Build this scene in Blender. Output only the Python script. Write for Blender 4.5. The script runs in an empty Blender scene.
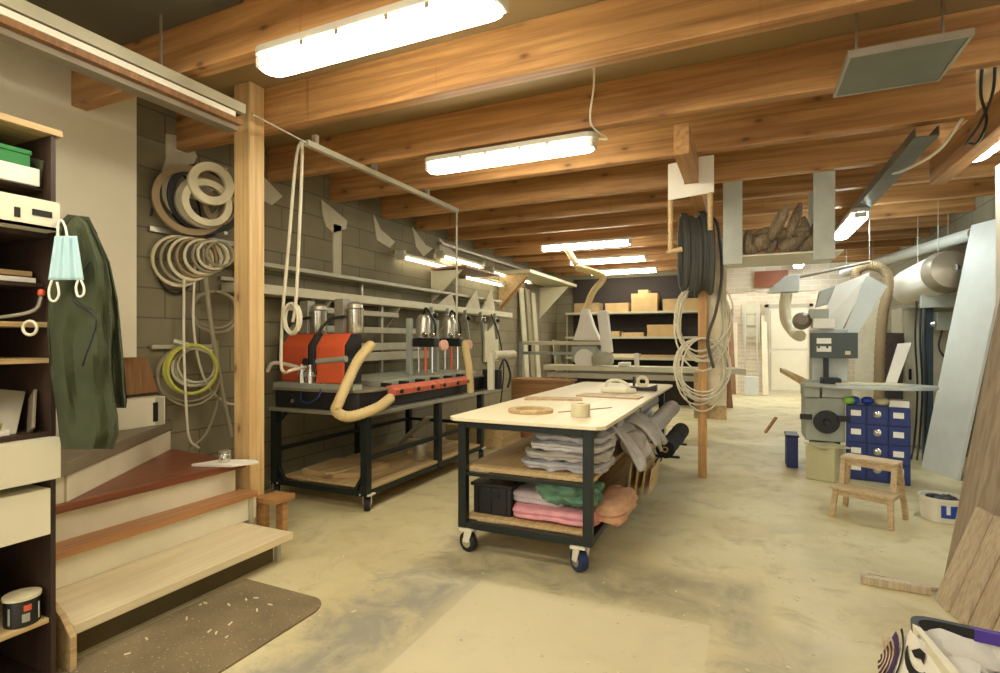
import bpy, bmesh, math, random
from mathutils import Vector, Matrix, noise
random.seed(7)
S = bpy.context.scene
C = S.collection
R = math.radians
# ------------------------------------------------------------------ camera, world, exposure
F_PX, EYE, YAW, HOR = 543.0, 1.5, R(24.25), 340.0
cd = bpy.data.cameras.new('camera'); cam = bpy.data.objects.new('camera', cd); C.objects.link(cam)
cam.location = (0, 0, EYE); cam.rotation_euler = (R(90), 0, YAW)
cd.sensor_width = 36; cd.lens = 36 * F_PX / 1000; cd.shift_y = (HOR - 336.5) / 1000; cd.clip_start = .02
S.camera = cam
S.view_settings.view_transform = 'Standard'; S.view_settings.look = 'None'
S.view_settings.gamma = 1; S.view_settings.use_curve_mapping = False
S.view_settings.exposure = 0.0
S.cycles.use_denoising = True
S.cycles.max_bounces = 8; S.cycles.diffuse_bounces = 5
LAMP_COLOR = (1.0, .93, .74); LAMP_POWER = 39.0
w = bpy.data.worlds.new('daylight'); S.world = w; w.use_nodes = True
w.node_tree.nodes['Background'].inputs[0].default_value = (1.0, .97, .90, 1)
w.node_tree.nodes['Background'].inputs[1].default_value = 2.1

FW = Vector((-math.sin(YAW), math.cos(YAW), 0)); RT = Vector((math.cos(YAW), math.sin(YAW), 0))
def P(px, py, X=None, Y=None, Z=None):
    """the point of a sight line that lies on a known plane of the room"""
    d = FW + RT * ((px - 500) / F_PX) + Vector((0, 0, (HOR - py) / F_PX))
    t = X / d.x if X is not None else Y / d.y if Y is not None else (Z - EYE) / d.z
    return Vector((0, 0, EYE)) + d * t

# ------------------------------------------------------------------ materials
def lin(c):
    return tuple(((v / 255) / 12.92 if v / 255 <= .04045 else ((v / 255 + .055) / 1.055) ** 2.4) for v in c) + (1,)
class NT:
    def __init__(s, name):
        s.m = bpy.data.materials.new(name); s.m.use_nodes = True
        s.t = s.m.node_tree; s.b = s.t.nodes['Principled BSDF']
    def n(s, typ, **k):
        nd = s.t.nodes.new('ShaderNode' + typ)
        for a, v in k.items():
            if a.startswith('i_'): nd.inputs[a[2:].replace('_', ' ')].default_value = v
            else: setattr(nd, a, v)
        return nd
    def l(s, a, b): s.t.links.new(a, b)
    def coord(s, scale=(1, 1, 1), rot=(0, 0, 0), loc=(0, 0, 0)):
        tc = s.n('TexCoord'); mp = s.n('Mapping'); s.l(tc.outputs['Object'], mp.inputs['Vector'])
        mp.inputs['Scale'].default_value = scale; mp.inputs['Rotation'].default_value = rot; mp.inputs['Location'].default_value = loc
        return mp.outputs[0]
    def mix(s, f, a, b, blend='MIX'):
        m = s.n('MixRGB', blend_type=blend)
        for i, v in enumerate((f, a, b)):
            if hasattr(v, 'links') or hasattr(v, 'is_output'): s.l(v, m.inputs[i])
            else: m.inputs[i].default_value = v
        return m.outputs[0]
    def ramp(s, f, stops):
        r = s.n('ValToRGB'); s.l(f, r.inputs[0]); e = r.color_ramp.elements
        while len(e) < len(stops): e.new(.5)
        for i, (p, c) in enumerate(stops): e[i].position = p; e[i].color = c if len(c) == 4 else (*c, 1)
        return r.outputs[0]
    def bump(s, h, strength=.3, dist=.01):
        b = s.n('Bump'); b.inputs['Strength'].default_value = strength; b.inputs['Distance'].default_value = dist
        s.l(h, b.inputs['Height']); s.l(b.outputs[0], s.b.inputs['Normal'])
    def val(s, rough=.6, metal=0):
        s.b.inputs['Roughness'].default_value = rough; s.b.inputs['Metallic'].default_value = metal
G = lambda v: (v, v, v, 1)
def plain(name, c, rough=.6, metal=0, var=.12, sc=6, bump=0, bsc=60):
    k = NT(name); k.val(rough, metal); col = lin(c)
    nz = k.n('TexNoise', i_Scale=sc, i_Detail=4.0); k.l(k.coord(), nz.inputs['Vector'])
    k.l(k.mix(k.ramp(nz.outputs[0], [(.3, G(0)), (.7, G(1))]), tuple(v * (1 - var) for v in col[:3]) + (1,), tuple(min(1, v * (1 + var)) for v in col[:3]) + (1,)), k.b.inputs['Base Color'])
    if bump:
        b = k.n('TexNoise', i_Scale=bsc, i_Detail=3.0); k.l(k.coord(), b.inputs['Vector']); k.bump(b.outputs[0], bump, .01)
    return k.m
def wood(name, c1, c2, axis=0, sc=1.0, rough=.55, knots=True, dark=.75, streak=.5):
    """grain stretched along one axis, with knots and fine dark checks; every board gets its own stretch of it"""
    k = NT(name); k.val(rough)
    tc = k.n('TexCoord'); oi = k.n('ObjectInfo'); off = k.n('VectorMath', operation='MULTIPLY_ADD')
    k.l(oi.outputs['Random'], off.inputs[0]); off.inputs[1].default_value = (37, 23, 11); k.l(tc.outputs['Object'], off.inputs[2])
    def co(scale):
        mp = k.n('Mapping'); k.l(off.outputs[0], mp.inputs['Vector']); mp.inputs['Scale'].default_value = scale; return mp.outputs[0]
    s = [9 * sc] * 3; s[axis] = .7 * sc
    nz = k.n('TexNoise', i_Scale=1.0, i_Detail=8.0, i_Roughness=.68, i_Distortion=1.4); k.l(co(tuple(s)), nz.inputs['Vector'])
    s2 = [46 * sc] * 3; s2[axis] = 1.3 * sc
    n2 = k.n('TexNoise', i_Scale=1.0, i_Detail=3.0, i_Distortion=.4); k.l(co(tuple(s2)), n2.inputs['Vector'])
    base = k.ramp(nz.outputs[0], [(.3, lin(c2)), (.62, lin(c1))])
    base = k.mix(k.ramp(n2.outputs[0], [(.36, G(streak)), (.56, G(0))]), base, tuple(v * .66 for v in lin(c2)[:3]) + (1,))
    if knots:
        sp = k.n('SeparateXYZ'); k.l(off.outputs[0], sp.inputs[0]); o1, o2 = [i for i in range(3) if i != axis]
        ad = k.n('Math', operation='ADD'); k.l(sp.outputs[o1], ad.inputs[0]); k.l(sp.outputs[o2], ad.inputs[1])
        cb = k.n('CombineXYZ'); k.l(sp.outputs[axis], cb.inputs[0]); k.l(ad.outputs[0], cb.inputs[1])
        mp = k.n('Mapping'); k.l(cb.outputs[0], mp.inputs['Vector']); mp.inputs['Scale'].default_value = (1.9, 4.2, 1)
        vo = k.n('TexVoronoi', i_Scale=1.0, voronoi_dimensions='2D'); k.l(mp.outputs[0], vo.inputs['Vector'])
        pick = k.n('SeparateColor'); k.l(vo.outputs['Color'], pick.inputs[0])
        pm = k.n('Math', operation='MULTIPLY'); k.l(k.ramp(pick.outputs[0], [(.6, G(0)), (.66, G(1))]), pm.inputs[0])
        k.l(k.ramp(vo.outputs['Distance'], [(.03, G(dark)), (.085, G(.22)), (.24, G(0))]), pm.inputs[1])
        base = k.mix(pm.outputs[0], base, lin((84, 44, 20)))
        mp2 = k.n('Mapping'); k.l(cb.outputs[0], mp2.inputs['Vector']); mp2.inputs['Scale'].default_value = (14, .9, 1)
        n3 = k.n('TexNoise', i_Scale=1.0, i_Detail=2.0); k.l(mp2.outputs[0], n3.inputs['Vector'])
        base = k.mix(k.ramp(n3.outputs[0], [(.68, G(0)), (.76, G(.45))]), base, tuple(v * .55 for v in lin(c2)[:3]) + (1,))
    k.l(base, k.b.inputs['Base Color']); k.bump(nz.outputs[0], .15, .004)
    return k.m
def emit(name, c, strength):
    k = NT(name); k.b.inputs['Base Color'].default_value = (*c, 1)
    k.b.inputs['Emission Color'].default_value = (*c, 1); k.b.inputs['Emission Strength'].default_value = strength
    return k.m
def glass(name, c=(255, 255, 255)):
    k = NT(name); k.val(.05); k.b.inputs['Base Color'].default_value = lin(c); k.b.inputs['Transmission Weight'].default_value = .9
    return k.m
def block_material(name, c1, c2, mortar, bw, bh, ax):
    k = NT(name); k.val(.9)
    tc = k.n('TexCoord'); sp = k.n('SeparateXYZ'); k.l(tc.outputs['Object'], sp.inputs[0])
    cb = k.n('CombineXYZ'); k.l(sp.outputs[ax], cb.inputs[0]); k.l(sp.outputs[2], cb.inputs[1])
    br = k.n('TexBrick'); k.l(cb.outputs[0], br.inputs['Vector'])
    for a, v in (('Scale', 1.0), ('Mortar Size', .008), ('Mortar Smooth', .3), ('Brick Width', bw), ('Row Height', bh), ('Bias', 0.0)): br.inputs[a].default_value = v
    br.inputs['Color1'].default_value = lin(c1); br.inputs['Color2'].default_value = lin(c2); br.inputs['Mortar'].default_value = lin(mortar)
    nz = k.n('TexNoise', i_Scale=2.5, i_Detail=6.0); k.l(tc.outputs['Object'], nz.inputs['Vector'])
    k.l(k.mix(k.ramp(nz.outputs[0], [(.35, G(.35)), (.7, G(0))]), br.outputs[0], lin(mortar)), k.b.inputs['Base Color'])
    k.bump(br.outputs['Fac'], -.4, .01)
    return k.m
def floor_material():
    k = NT('worn_concrete_floor'); k.val(.5)
    tc = k.n('TexCoord'); sp = k.n('SeparateXYZ'); k.l(tc.outputs['Object'], sp.inputs[0])
    nz = k.n('TexNoise', i_Scale=.9, i_Detail=8.0, i_Roughness=.6); k.l(tc.outputs['Object'], nz.inputs['Vector'])
    n2 = k.n('TexNoise', i_Scale=3.5, i_Detail=8.0, i_Roughness=.65, i_Distortion=.6); k.l(tc.outputs['Object'], n2.inputs['Vector'])
    base = k.ramp(nz.outputs[0], [(.3, lin((180, 166, 124))), (.5, lin((206, 194, 150))), (.7, lin((217, 209, 174)))])
    base = k.mix(k.ramp(n2.outputs[0], [(.52, G(0)), (.72, G(.55))]), base, lin((150, 137, 106)))
    def box(x0, x1, y0, y1, soft):
        outs = []
        for ax, a, b in ((0, x0, x1), (1, y0, y1)):
            wob = k.n('Math', operation='MULTIPLY_ADD'); k.l(n2.outputs[0], wob.inputs[0]); wob.inputs[1].default_value = soft * 3; k.l(sp.outputs[ax], wob.inputs[2])
            lo = k.n('MapRange'); hi = k.n('MapRange')
            for mr, f0, f1 in ((lo, a, a + soft), (hi, b, b - soft)):
                k.l(wob.outputs[0], mr.inputs[0]); mr.inputs[1].default_value = f0 + soft * 1.5; mr.inputs[2].default_value = f1 + soft * 1.5
            mu = k.n('Math', operation='MULTIPLY'); k.l(lo.outputs[0], mu.inputs[0]); k.l(hi.outputs[0], mu.inputs[1]); outs.append(mu.outputs[0])
        mu = k.n('Math', operation='MULTIPLY'); k.l(outs[0], mu.inputs[0]); k.l(outs[1], mu.inputs[1])
        return mu.outputs[0]
    # grey worn traffic band round a paler slab
    def dirty(mask, amt):
        m = k.n('Math', operation='MULTIPLY'); k.l(mask, m.inputs[0]); k.l(k.ramp(n2.outputs[0], [(.32, G(.15)), (.58, G(amt))]), m.inputs[1]); return m.outputs[0]
    base = k.mix(dirty(box(-2.15, -1.4, .9, 3.2, .18), .8), base, lin((142, 138, 128)))
    base = k.mix(dirty(box(-2.0, .15, 3.02, 3.75, .12), .6), base, lin((134, 127, 110)))
    base = k.mix(dirty(box(-.2, .45, 1.5, 3.2, .15), .6), base, lin((158, 150, 128)))
    base = k.mix(box(-1.5, -.16, .2, 3.06, .012), base, k.mix(.75, base, lin((208, 198, 164))))
    n3 = k.n('TexNoise', i_Scale=22.0, i_Detail=3.0); k.l(tc.outputs['Object'], n3.inputs['Vector'])
    base = k.mix(k.ramp(n3.outputs[0], [(.68, G(0)), (.76, G(.5))]), base, lin((120, 108, 84)))
    k.l(base, k.b.inputs['Base Color'])
    k.l(k.ramp(n2.outputs[0], [(.3, G(.38)), (.7, G(.62))]), k.b.inputs['Roughness'])
    k.bump(n2.outputs[0], .08, .01)
    return k.m
def speckle(name, c1, c2, c3, sc=60, rough=.95):
    k = NT(name); k.val(rough)
    nz = k.n('TexNoise', i_Scale=sc, i_Detail=4.0); k.l(k.coord(), nz.inputs['Vector'])
    n2 = k.n('TexNoise', i_Scale=3.0, i_Detail=6.0); k.l(k.coord(), n2.inputs['Vector'])
    b = k.mix(k.ramp(n2.outputs[0], [(.35, G(0)), (.65, G(1))]), lin(c1), lin(c2))
    k.l(k.mix(k.ramp(nz.outputs[0], [(.63, G(0)), (.7, G(1))]), b, lin(c3)), k.b.inputs['Base Color']); k.bump(nz.outputs[0], .5, .006)
    return k.m

m_floor = floor_material()
m_block = block_material('grey_block_wall', (140, 132, 106), (128, 120, 96), (100, 93, 74), .62, .24, 1)
m_brick = block_material('pale_brick', (222, 208, 182), (206, 188, 160), (236, 228, 210), .3, .11, 0)
m_plaster = plain('cream_plaster', (224, 217, 194), .85, 0, .05, 2)
m_patch = plain('plaster_patch', (196, 190, 165), .9, 0, .1, 5)
m_panel = plain('ceiling_board', (150, 128, 90), .8, 0, .08, 1.5)
m_greypanel = plain('grey_ceiling_board', (90, 86, 72), .8, 0, .1, 2)
m_beam = wood('orange_beam_pine', (204, 156, 98), (150, 102, 56), 0, .55, .5)
m_beamy = wood('orange_beam_pine_long', (202, 156, 98), (156, 108, 62), 1, .6, .5)
m_post = wood('pale_post_pine', (222, 190, 136), (200, 162, 106), 2, .8, .5)
m_pole = wood('golden_pole_pine', (204, 158, 94), (176, 128, 70), 2, 1, .5)
m_ply = wood('pale_plywood', (232, 221, 188), (222, 208, 172), 1, .5, .45, False, .75, .12)
m_shelfwood = wood('shelf_wood', (205, 178, 128), (180, 150, 104), 1, 1, .55, False)
m_brownpanel = wood('brown_wall_panel', (150, 110, 70), (124, 86, 52), 2, 1, .5, False)
m_dkwood = wood('dark_cabinet_wood', (66, 48, 36), (46, 33, 26), 2, 1, .5, False)
m_dkply = plain('dark_cabinet_inner', (40, 30, 24), .7)
m_redtread = wood('mahogany_tread', (140, 80, 52), (112, 62, 40), 1, .9, .4, False)
m_orangetread = wood('oak_tread', (188, 136, 90), (162, 112, 70), 1, .9, .45, False)
m_paletread = wood('beech_tread', (230, 216, 180), (216, 198, 158), 1, .9, .5, False, .75, .2)
m_white = plain('white_laminate', (226, 220, 196), .45, 0, .03)
m_riser = plain('cream_riser', (226, 219, 194), .6, 0, .05)
m_greylam = plain('grey_laminate', (128, 117, 98), .5, 0, .08)
m_toe = plain('olive_toe_board', (92, 80, 52), .8)
m_steel = plain('dark_green_steel', (30, 36, 34), .4, .3, .15)
m_black = plain('black_plastic', (24, 24, 25), .45, 0, .15)
m_rubber = plain('black_rubber', (22, 22, 24), .7)
m_bluerub = plain('blue_rubber', (28, 44, 84), .5)
m_alu = plain('brushed_aluminium', (182, 178, 162), .35, .7, .08)
m_chrome = plain('bright_steel', (210, 208, 200), .2, .95, .05)
m_cream = plain('cream_painted_metal', (206, 200, 172), .45, .1, .06)
m_palegrey = plain('pale_grey_paint', (178, 174, 152), .5, .1, .08)
m_red = plain('orange_red_enamel', (212, 92, 54), .4, 0, .06)
m_guard = plain('pale_pink_guard', (222, 168, 148), .5)
m_pinkred = plain('salmon_bar', (212, 112, 84), .5, 0, .15, 20)
m_hose = plain('beige_flex_hose', (206, 182, 128), .6, 0, .08)
m_bed = plain('grey_green_bed', (166, 172, 154), .4, .2, .1)
m_paper = plain('white_paper', (232, 228, 214), .8, 0, .03)
m_mat = speckle('door_mat', (112, 98, 72), (136, 120, 90), (176, 164, 132), 70)
m_beige = plain('beige_box', (188, 182, 140), .6, 0, .06)
m_blue = plain('navy_blue_drawers', (28, 46, 104), .5, 0, .1)
m_machgrey = plain('machine_grey', (160, 164, 150), .5, .2, .1)
m_console = plain('console_grey', (70, 76, 72), .5, 0, .08)
m_bluewhite = plain('cool_white_panel', (206, 210, 202), .45, 0, .04)
m_coolmetal = plain('galvanised_sheet', (178, 182, 172), .45, .2, .1)
m_heat = plain('grey_heater_face', (120, 122, 108), .4, .3, .08)
m_brownboard = wood('weathered_plywood', (180, 164, 142), (152, 136, 116), 2, .7, .7, False)
m_plank = wood('grey_oak_plank', (208, 192, 164), (184, 166, 138), 2, 1.2, .55, False)
m_beech = wood('beech_stool', (206, 182, 142), (186, 160, 120), 0, 1.2, .5, False)
m_card = plain('cardboard', (182, 154, 108), .85, 0, .08)
m_brown = wood('brown_crate', (172, 126, 80), (148, 102, 60), 0, 1, .6, False)
m_jacket = plain('olive_green_cloth', (62, 68, 44), .95, 0, .15, 8, .3, 150)
m_mask = plain('pale_blue_mask', (176, 208, 214), .9, 0, .04)
m_driftwood = wood('driftwood', (166, 148, 120), (112, 96, 74), 2, 2, .9, False)
m_green = plain('green_card', (38, 118, 58), .6)
m_lampbody = plain('lamp_housing', (205, 200, 184), .5)
m_lamp = emit('lit_diffuser', LAMP_COLOR, LAMP_POWER)
m_lampcool = emit('cool_diffuser', (.86, .97, 1.0), LAMP_POWER)
m_lampdim = emit('lit_tube', (1.0, .9, .68), 9.0)
m_black_hose = plain('charcoal_hose', (70, 70, 64), .55)
m_whitecable = plain('white_cable', (216, 210, 186), .55)
m_yellow = plain('yellow_green_hose', (186, 186, 82), .5)
m_creamroll = plain('cream_tape', (214, 204, 170), .6)
m_darkroll = plain('black_tape', (38, 36, 33), .6)
m_brownroll = plain('tan_tape', (150, 128, 92), .6)
m_greyroll = plain('grey_tape', (150, 142, 116), .6)
m_bluelabel = plain('blue_print', (30, 70, 170), .5)
m_glassjar = glass('clear_glass', (236, 236, 228))
def cloth(name, c): return plain(name, c, .95, 0, .14, 14, .35, 220)

# ------------------------------------------------------------------ mesh helpers (world coordinates)
class M:
    def __init__(s): s.v = []; s.f = []
    def add(s, vs, fs):
        o = len(s.v); s.v += [Vector(p) for p in vs]; s.f += [tuple(i + o for i in f) for f in fs]; return s
    def box(s, x0, x1, y0, y1, z0, z1):
        return s.add([(x, y, z) for x in (x0, x1) for y in (y0, y1) for z in (z0, z1)],
                     [(0, 1, 3, 2), (4, 6, 7, 5), (0, 4, 5, 1), (2, 3, 7, 6), (0, 2, 6, 4), (1, 5, 7, 3)])
    def hexa(s, c8):      # bottom four then top four, both counter-clockwise from above
        return s.add(c8, [(3, 2, 1, 0), (4, 5, 6, 7), (0, 1, 5, 4), (1, 2, 6, 5), (2, 3, 7, 6), (3, 0, 4, 7)])
    def bar(s, p, q, wd, ht, side=None):
        p, q = Vector(p), Vector(q); a = (q - p).normalized()
        sd = Vector(side) if side else a.cross(Vector((0, 0, 1)))
        if sd.length < 1e-4: sd = Vector((1, 0, 0))
        sd = (sd - a * sd.dot(a)).normalized(); up = sd.cross(a)
        c = [(-1, -1), (1, -1), (1, 1), (-1, 1)]
        vs = [e + sd * (i * wd / 2) + up * (j * ht / 2) for e in (p, q) for i, j in c]
        return s.add(vs, [(0, 1, 2, 3), (7, 6, 5, 4), (0, 4, 5, 1), (1, 5, 6, 2), (2, 6, 7, 3), (3, 7, 4, 0)])
    def prism(s, poly, vec):
        vec = Vector(vec); n = len(poly); a = [Vector(p) for p in poly]
        return s.add(a + [p + vec for p in a], [tuple(range(n))[::-1], tuple(range(n, 2 * n))] + [(i, (i + 1) % n, n + (i + 1) % n, n + i) for i in range(n)])
    def tube(s, pts, r, n=8, closed=False):
        pts = [Vector(p) for p in pts]; k = len(pts); rs = r if isinstance(r, (list, tuple)) else [r] * k
        vs, up = [], None
        for i in range(k):
            a, b = (pts[i - 1], pts[(i + 1) % k]) if closed else (pts[max(i - 1, 0)], pts[min(i + 1, k - 1)])
            t = (b - a).normalized() if (b - a).length > 1e-9 else Vector((0, 0, 1))
            if up is None: up = t.orthogonal().normalized()
            up = up - t * up.dot(t)
            up = up.normalized() if up.length > 1e-6 else t.orthogonal().normalized()
            sd = t.cross(up)
            vs += [pts[i] + (up * math.cos(2 * math.pi * j / n) + sd * math.sin(2 * math.pi * j / n)) * rs[i] for j in range(n)]
        fs = [(i * n + j, i * n + (j + 1) % n, ((i + 1) % k) * n + (j + 1) % n, ((i + 1) % k) * n + j) for i in range(k if closed else k - 1) for j in range(n)]
        if not closed: fs += [tuple(range(n))[::-1], tuple((k - 1) * n + j for j in range(n))]
        return s.add(vs, fs)
    def cyl(s, p, q, r, r2=None, n=20):
        return s.tube([p, q], [r, r if r2 is None else r2], n)
    def lathe(s, c, prof, axis=(0, 0, 1), n=24):
        c, a = Vector(c), Vector(axis).normalized(); u = a.orthogonal().normalized(); v = a.cross(u); k = len(prof)
        vs = [c + a * h + (u * math.cos(2 * math.pi * j / n) + v * math.sin(2 * math.pi * j / n)) * max(r, 1e-4) for r, h in prof for j in range(n)]
        fs = [(i * n + j, i * n + (j + 1) % n, (i + 1) * n + (j + 1) % n, (i + 1) * n + j) for i in range(k - 1) for j in range(n)]
        return s.add(vs, fs + [tuple(range(n))[::-1], tuple((k - 1) * n + j for j in range(n))])
    def ring(s, c, axis, r0, r1, h, n=32, sy=1.0):
        """flat band ring (a wound roll)"""
        c, a = Vector(c), Vector(axis).normalized(); v = Vector((0, 0, 1)); v = v - a * v.dot(a); v = v.normalized() if v.length > .1 else a.orthogonal().normalized(); u = a.cross(v)
        prof = [(r0, -h / 2), (r1, -h / 2), (r1, h / 2), (r0, h / 2)]
        vs = [c + a * hh + (u * math.cos(2 * math.pi * j / n) + v * math.sin(2 * math.pi * j / n) * sy) * r for r, hh in prof for j in range(n)]
        return s.add(vs, [(i * n + j, i * n + (j + 1) % n, ((i + 1) % 4) * n + (j + 1) % n, ((i + 1) % 4) * n + j) for i in range(4) for j in range(n)])
    def coil(s, c, axis, ru, rv, turns, r, spread=.05, jit=.05, seed=1, n=7, drift=(0, 0, 0)):
        """one long hose wound into loops round an axis"""
        rnd = random.Random(seed); c, a = Vector(c), Vector(axis).normalized(); v = Vector((0, 0, 1)); v = (v - a * v.dot(a)).normalized(); u = a.cross(v)
        pts = []; seg = 26
        fu = [1 + rnd.uniform(-jit, jit) for _ in range(turns + 2)]; fv = [1 + rnd.uniform(-jit, jit) for _ in range(turns + 2)]; fa = [rnd.uniform(-1, 1) * spread * .25 for _ in range(turns + 2)]
        for i in range(turns * seg + 1):
            k, f = divmod(i, seg); f /= seg; th = 2 * math.pi * f
            A = lambda L: L[k] * (1 - f) + L[k + 1] * f
            top = rv * (1 - A(fv))      # loops hang from the same peg
            pts.append(c + a * ((i / (turns * seg) - .5) * spread + A(fa) * math.sin(th)) + u * (math.sin(th) * ru * A(fu)) + v * (math.cos(th) * rv * A(fv) + top) + Vector(drift) * (i / (turns * seg)))
        return s.tube(pts, r, n)
    def blob(s, c, size, pw=.45, amp=.02, freq=6, seed=0, n=14, fold=0, ff=30):
        """soft rounded block, creased by noise (folded or heaped cloth)"""
        c = Vector(c); hs = Vector(size) / 2; idx = {}; vs = []
        def vert(p):
            key = tuple(round(x * n) for x in p)
            if key in idx: return idx[key]
            d = Vector(p); l4 = (abs(d.x) ** (2 / pw) + abs(d.y) ** (2 / pw) + abs(d.z) ** (2 / pw)) ** (pw / 2)
            d = d / max(l4, 1e-6)
            q = Vector((d.x * hs.x, d.y * hs.y, d.z * hs.z)); nn = Vector((d.x, d.y, d.z)).normalized()
            o = noise.noise(q * freq + Vector((seed * 3.1, seed, 0))) * amp + noise.noise(q * freq * 2.7 + Vector((seed, 5, 1))) * amp * .5
            if fold: o += math.sin((q.z + noise.noise(q * 4 + Vector((seed, 0, 0))) * .012) * ff) * fold * (1 - abs(d.z)) 
            idx[key] = len(vs); vs.append(c + q + nn * o); return idx[key]
        fs = []
        for ax in range(3):
            for sg in (-1, 1):
                for i in range(n):
                    for j in range(n):
                        q = []
                        for di, dj in ((0, 0), (1, 0), (1, 1), (0, 1)):
                            p = [0, 0, 0]; p[ax] = sg; p[(ax + 1) % 3] = -1 + 2 * (i + di) / n; p[(ax + 2) % 3] = -1 + 2 * (j + dj) / n
                            q.append(vert(p))
                        fs.append(tuple(q if sg > 0 else q[::-1]))
        return s.add(vs, fs)
    def grid(s, fn, nu, nv, thick=0):
        """sheet fn(u,v); thick gives it a back face"""
        vs = [Vector(fn(i / nu, j / nv)) for i in range(nu + 1) for j in range(nv + 1)]
        fs = [(i * (nv + 1) + j, (i + 1) * (nv + 1) + j, (i + 1) * (nv + 1) + j + 1, i * (nv + 1) + j + 1) for i in range(nu) for j in range(nv)]
        return s.add(vs, fs)
    def build(s, name, mat, parent=None, smooth=False, bevel=0, solid=0, origin=None):
        root = parent
        while root is not None and root.parent: root = root.parent
        if root is not None: off = Vector(root.location)
        elif origin: off = Vector(origin)
        else:
            lo = [min(p[i] for p in s.v) for i in range(3)]; hi = [max(p[i] for p in s.v) for i in range(3)]
            off = Vector(((lo[0] + hi[0]) / 2, (lo[1] + hi[1]) / 2, lo[2]))
        me = bpy.data.meshes.new(name); me.from_pydata([p - off for p in s.v], [], s.f)
        bm = bmesh.new(); bm.from_mesh(me); bmesh.ops.recalc_face_normals(bm, faces=bm.faces); bm.to_mesh(me); bm.free()
        me.materials.append(mat)
        if smooth:
            for p in me.polygons: p.use_smooth = True
            try: me.set_sharp_from_angle(angle=R(40))
            except Exception: pass
        o = bpy.data.objects.new(name, me); C.objects.link(o)
        if root is None: o.location = off
        else: o.parent = parent
        if solid:
            d = o.modifiers.new('solid', 'SOLIDIFY'); d.thickness = solid; d.offset = 0
        if bevel:
            b = o.modifiers.new('bevel', 'BEVEL'); b.width = bevel; b.segments = 2; b.limit_method = 'ANGLE'
        return o
def tag(o, label, cat, group=None, kind=None):
    o['label'] = label; o['category'] = cat
    if group: o['group'] = group
    if kind: o['kind'] = kind
    return o
def thing(name, label, cat, loc, group=None):
    o = bpy.data.objects.new(name, None); C.objects.link(o); o.location = loc; o.empty_display_size = .1
    return tag(o, label, cat, group)
def struct(o): o['kind'] = 'structure'; return o
def copy_tree(o, label=None, loc=None, rz=None, parent=None):
    c = o.copy(); C.objects.link(c)
    if parent is not None: c.parent = parent
    if label: c['label'] = label
    if loc is not None: c.location = loc
    if rz is not None: c.rotation_euler = (0, 0, rz)
    for ch in list(o.children): copy_tree(ch, parent=c)
    return c
def smoothpath(pts, n=8):
    """Catmull-Rom through the points"""
    p = [Vector(a) for a in pts]; p = [p[0] * 2 - p[1]] + p + [p[-1] * 2 - p[-2]]; out = []
    for i in range(1, len(p) - 2):
        for k in range(n):
            t = k / n; a, b, c, d = p[i - 1:i + 3]
            out.append(.5 * ((2 * b) + (c - a) * t + (2 * a - 5 * b + 4 * c - d) * t * t + (3 * b - a - 3 * c + d) * t ** 3))
    return out + [p[-2]]

# ------------------------------------------------------------------ setting
BB = 3.1                       # underside of the beams
struct(M().box(-4.8, 3.2, -4, 18, -.12, 0).build('floor', m_floor, origin=(0, 0, 0)))
XL, XR = -4.36, 2.6
struct(M().box(XL - .25, XL, 2.62, 13.2, 0, 3.6).build('wall_left', m_block))
struct(M().box(-4.6, -4.2, -4, 2.62, 1.37, 3.6).build('wall_left_plaster', m_plaster))
struct(M().box(-4.6, -4.34, -4, 2.62, 0, 1.37).build('wall_left_lower', m_riser))
struct(M().prism([(-4.338, 1.2, 1.08), (-4.338, 2.86, 1.08), (-4.338, 2.76, 1.369), (-4.338, 1.2, 1.369)], (.03, 0, 0)).build('trim_1', m_brownpanel))
struct(M().box(XL - .25, -.55, 13.2, 13.45, 0, 3.6).build('wall_back', m_block))
struct(M().box(-.55, XR + .25, 13.2, 13.45, 2.55, 3.6).build('wall_back_header', m_brick))
struct(M().box(1.75, XR + .25, 13.2, 13.45, 0, 2.55).build('wall_back_pier', m_brick))
struct(M().box(XL, XR + .6, 17.2, 17.4, 0, 2.9).build('wall_yard', m_brick))
struct(M().box(XR, XR + .25, 5.65, 13.45, 0, 3.6).build('wall_right', m_block))
struct(M().box(1.85, 2.1, -4, 5.65, 0, 2.9).build('wall_right_front', m_plaster))
struct(M().box(-4.8, XR + .25, -4, 13.45, 3.42, 3.48).build('ceiling', m_panel))
struct(M().box(-4.2, -2.55, 1.39, 2.17, 3.38, 3.42).build('ceiling_board', m_greypanel))
for i, y in enumerate((-1.4, -.5, .4, 1.28, 2.18, 3.04, 4.0, 4.9, 5.88, 6.72, 7.62, 8.53, 9.43, 10.34, 11.24, 12.15, 13.0)):
    x1 = 1.5 if y < 5 else XR
    b = struct(M().box(XL if y > 2.5 else -4.2, x1, y, y + .1, BB, 3.42).build('beam', m_beam, bevel=.006))
struct(M().box(1.5, 1.62, 1.0, 5.98, 2.88, 3.12).build('beam_trimmer', m_beamy, bevel=.006))
struct(M().box(-.48, -.37, 4.2, 6.6, 2.87, 3.1).build('beam_longitudinal', m_beamy, bevel=.005))
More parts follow.
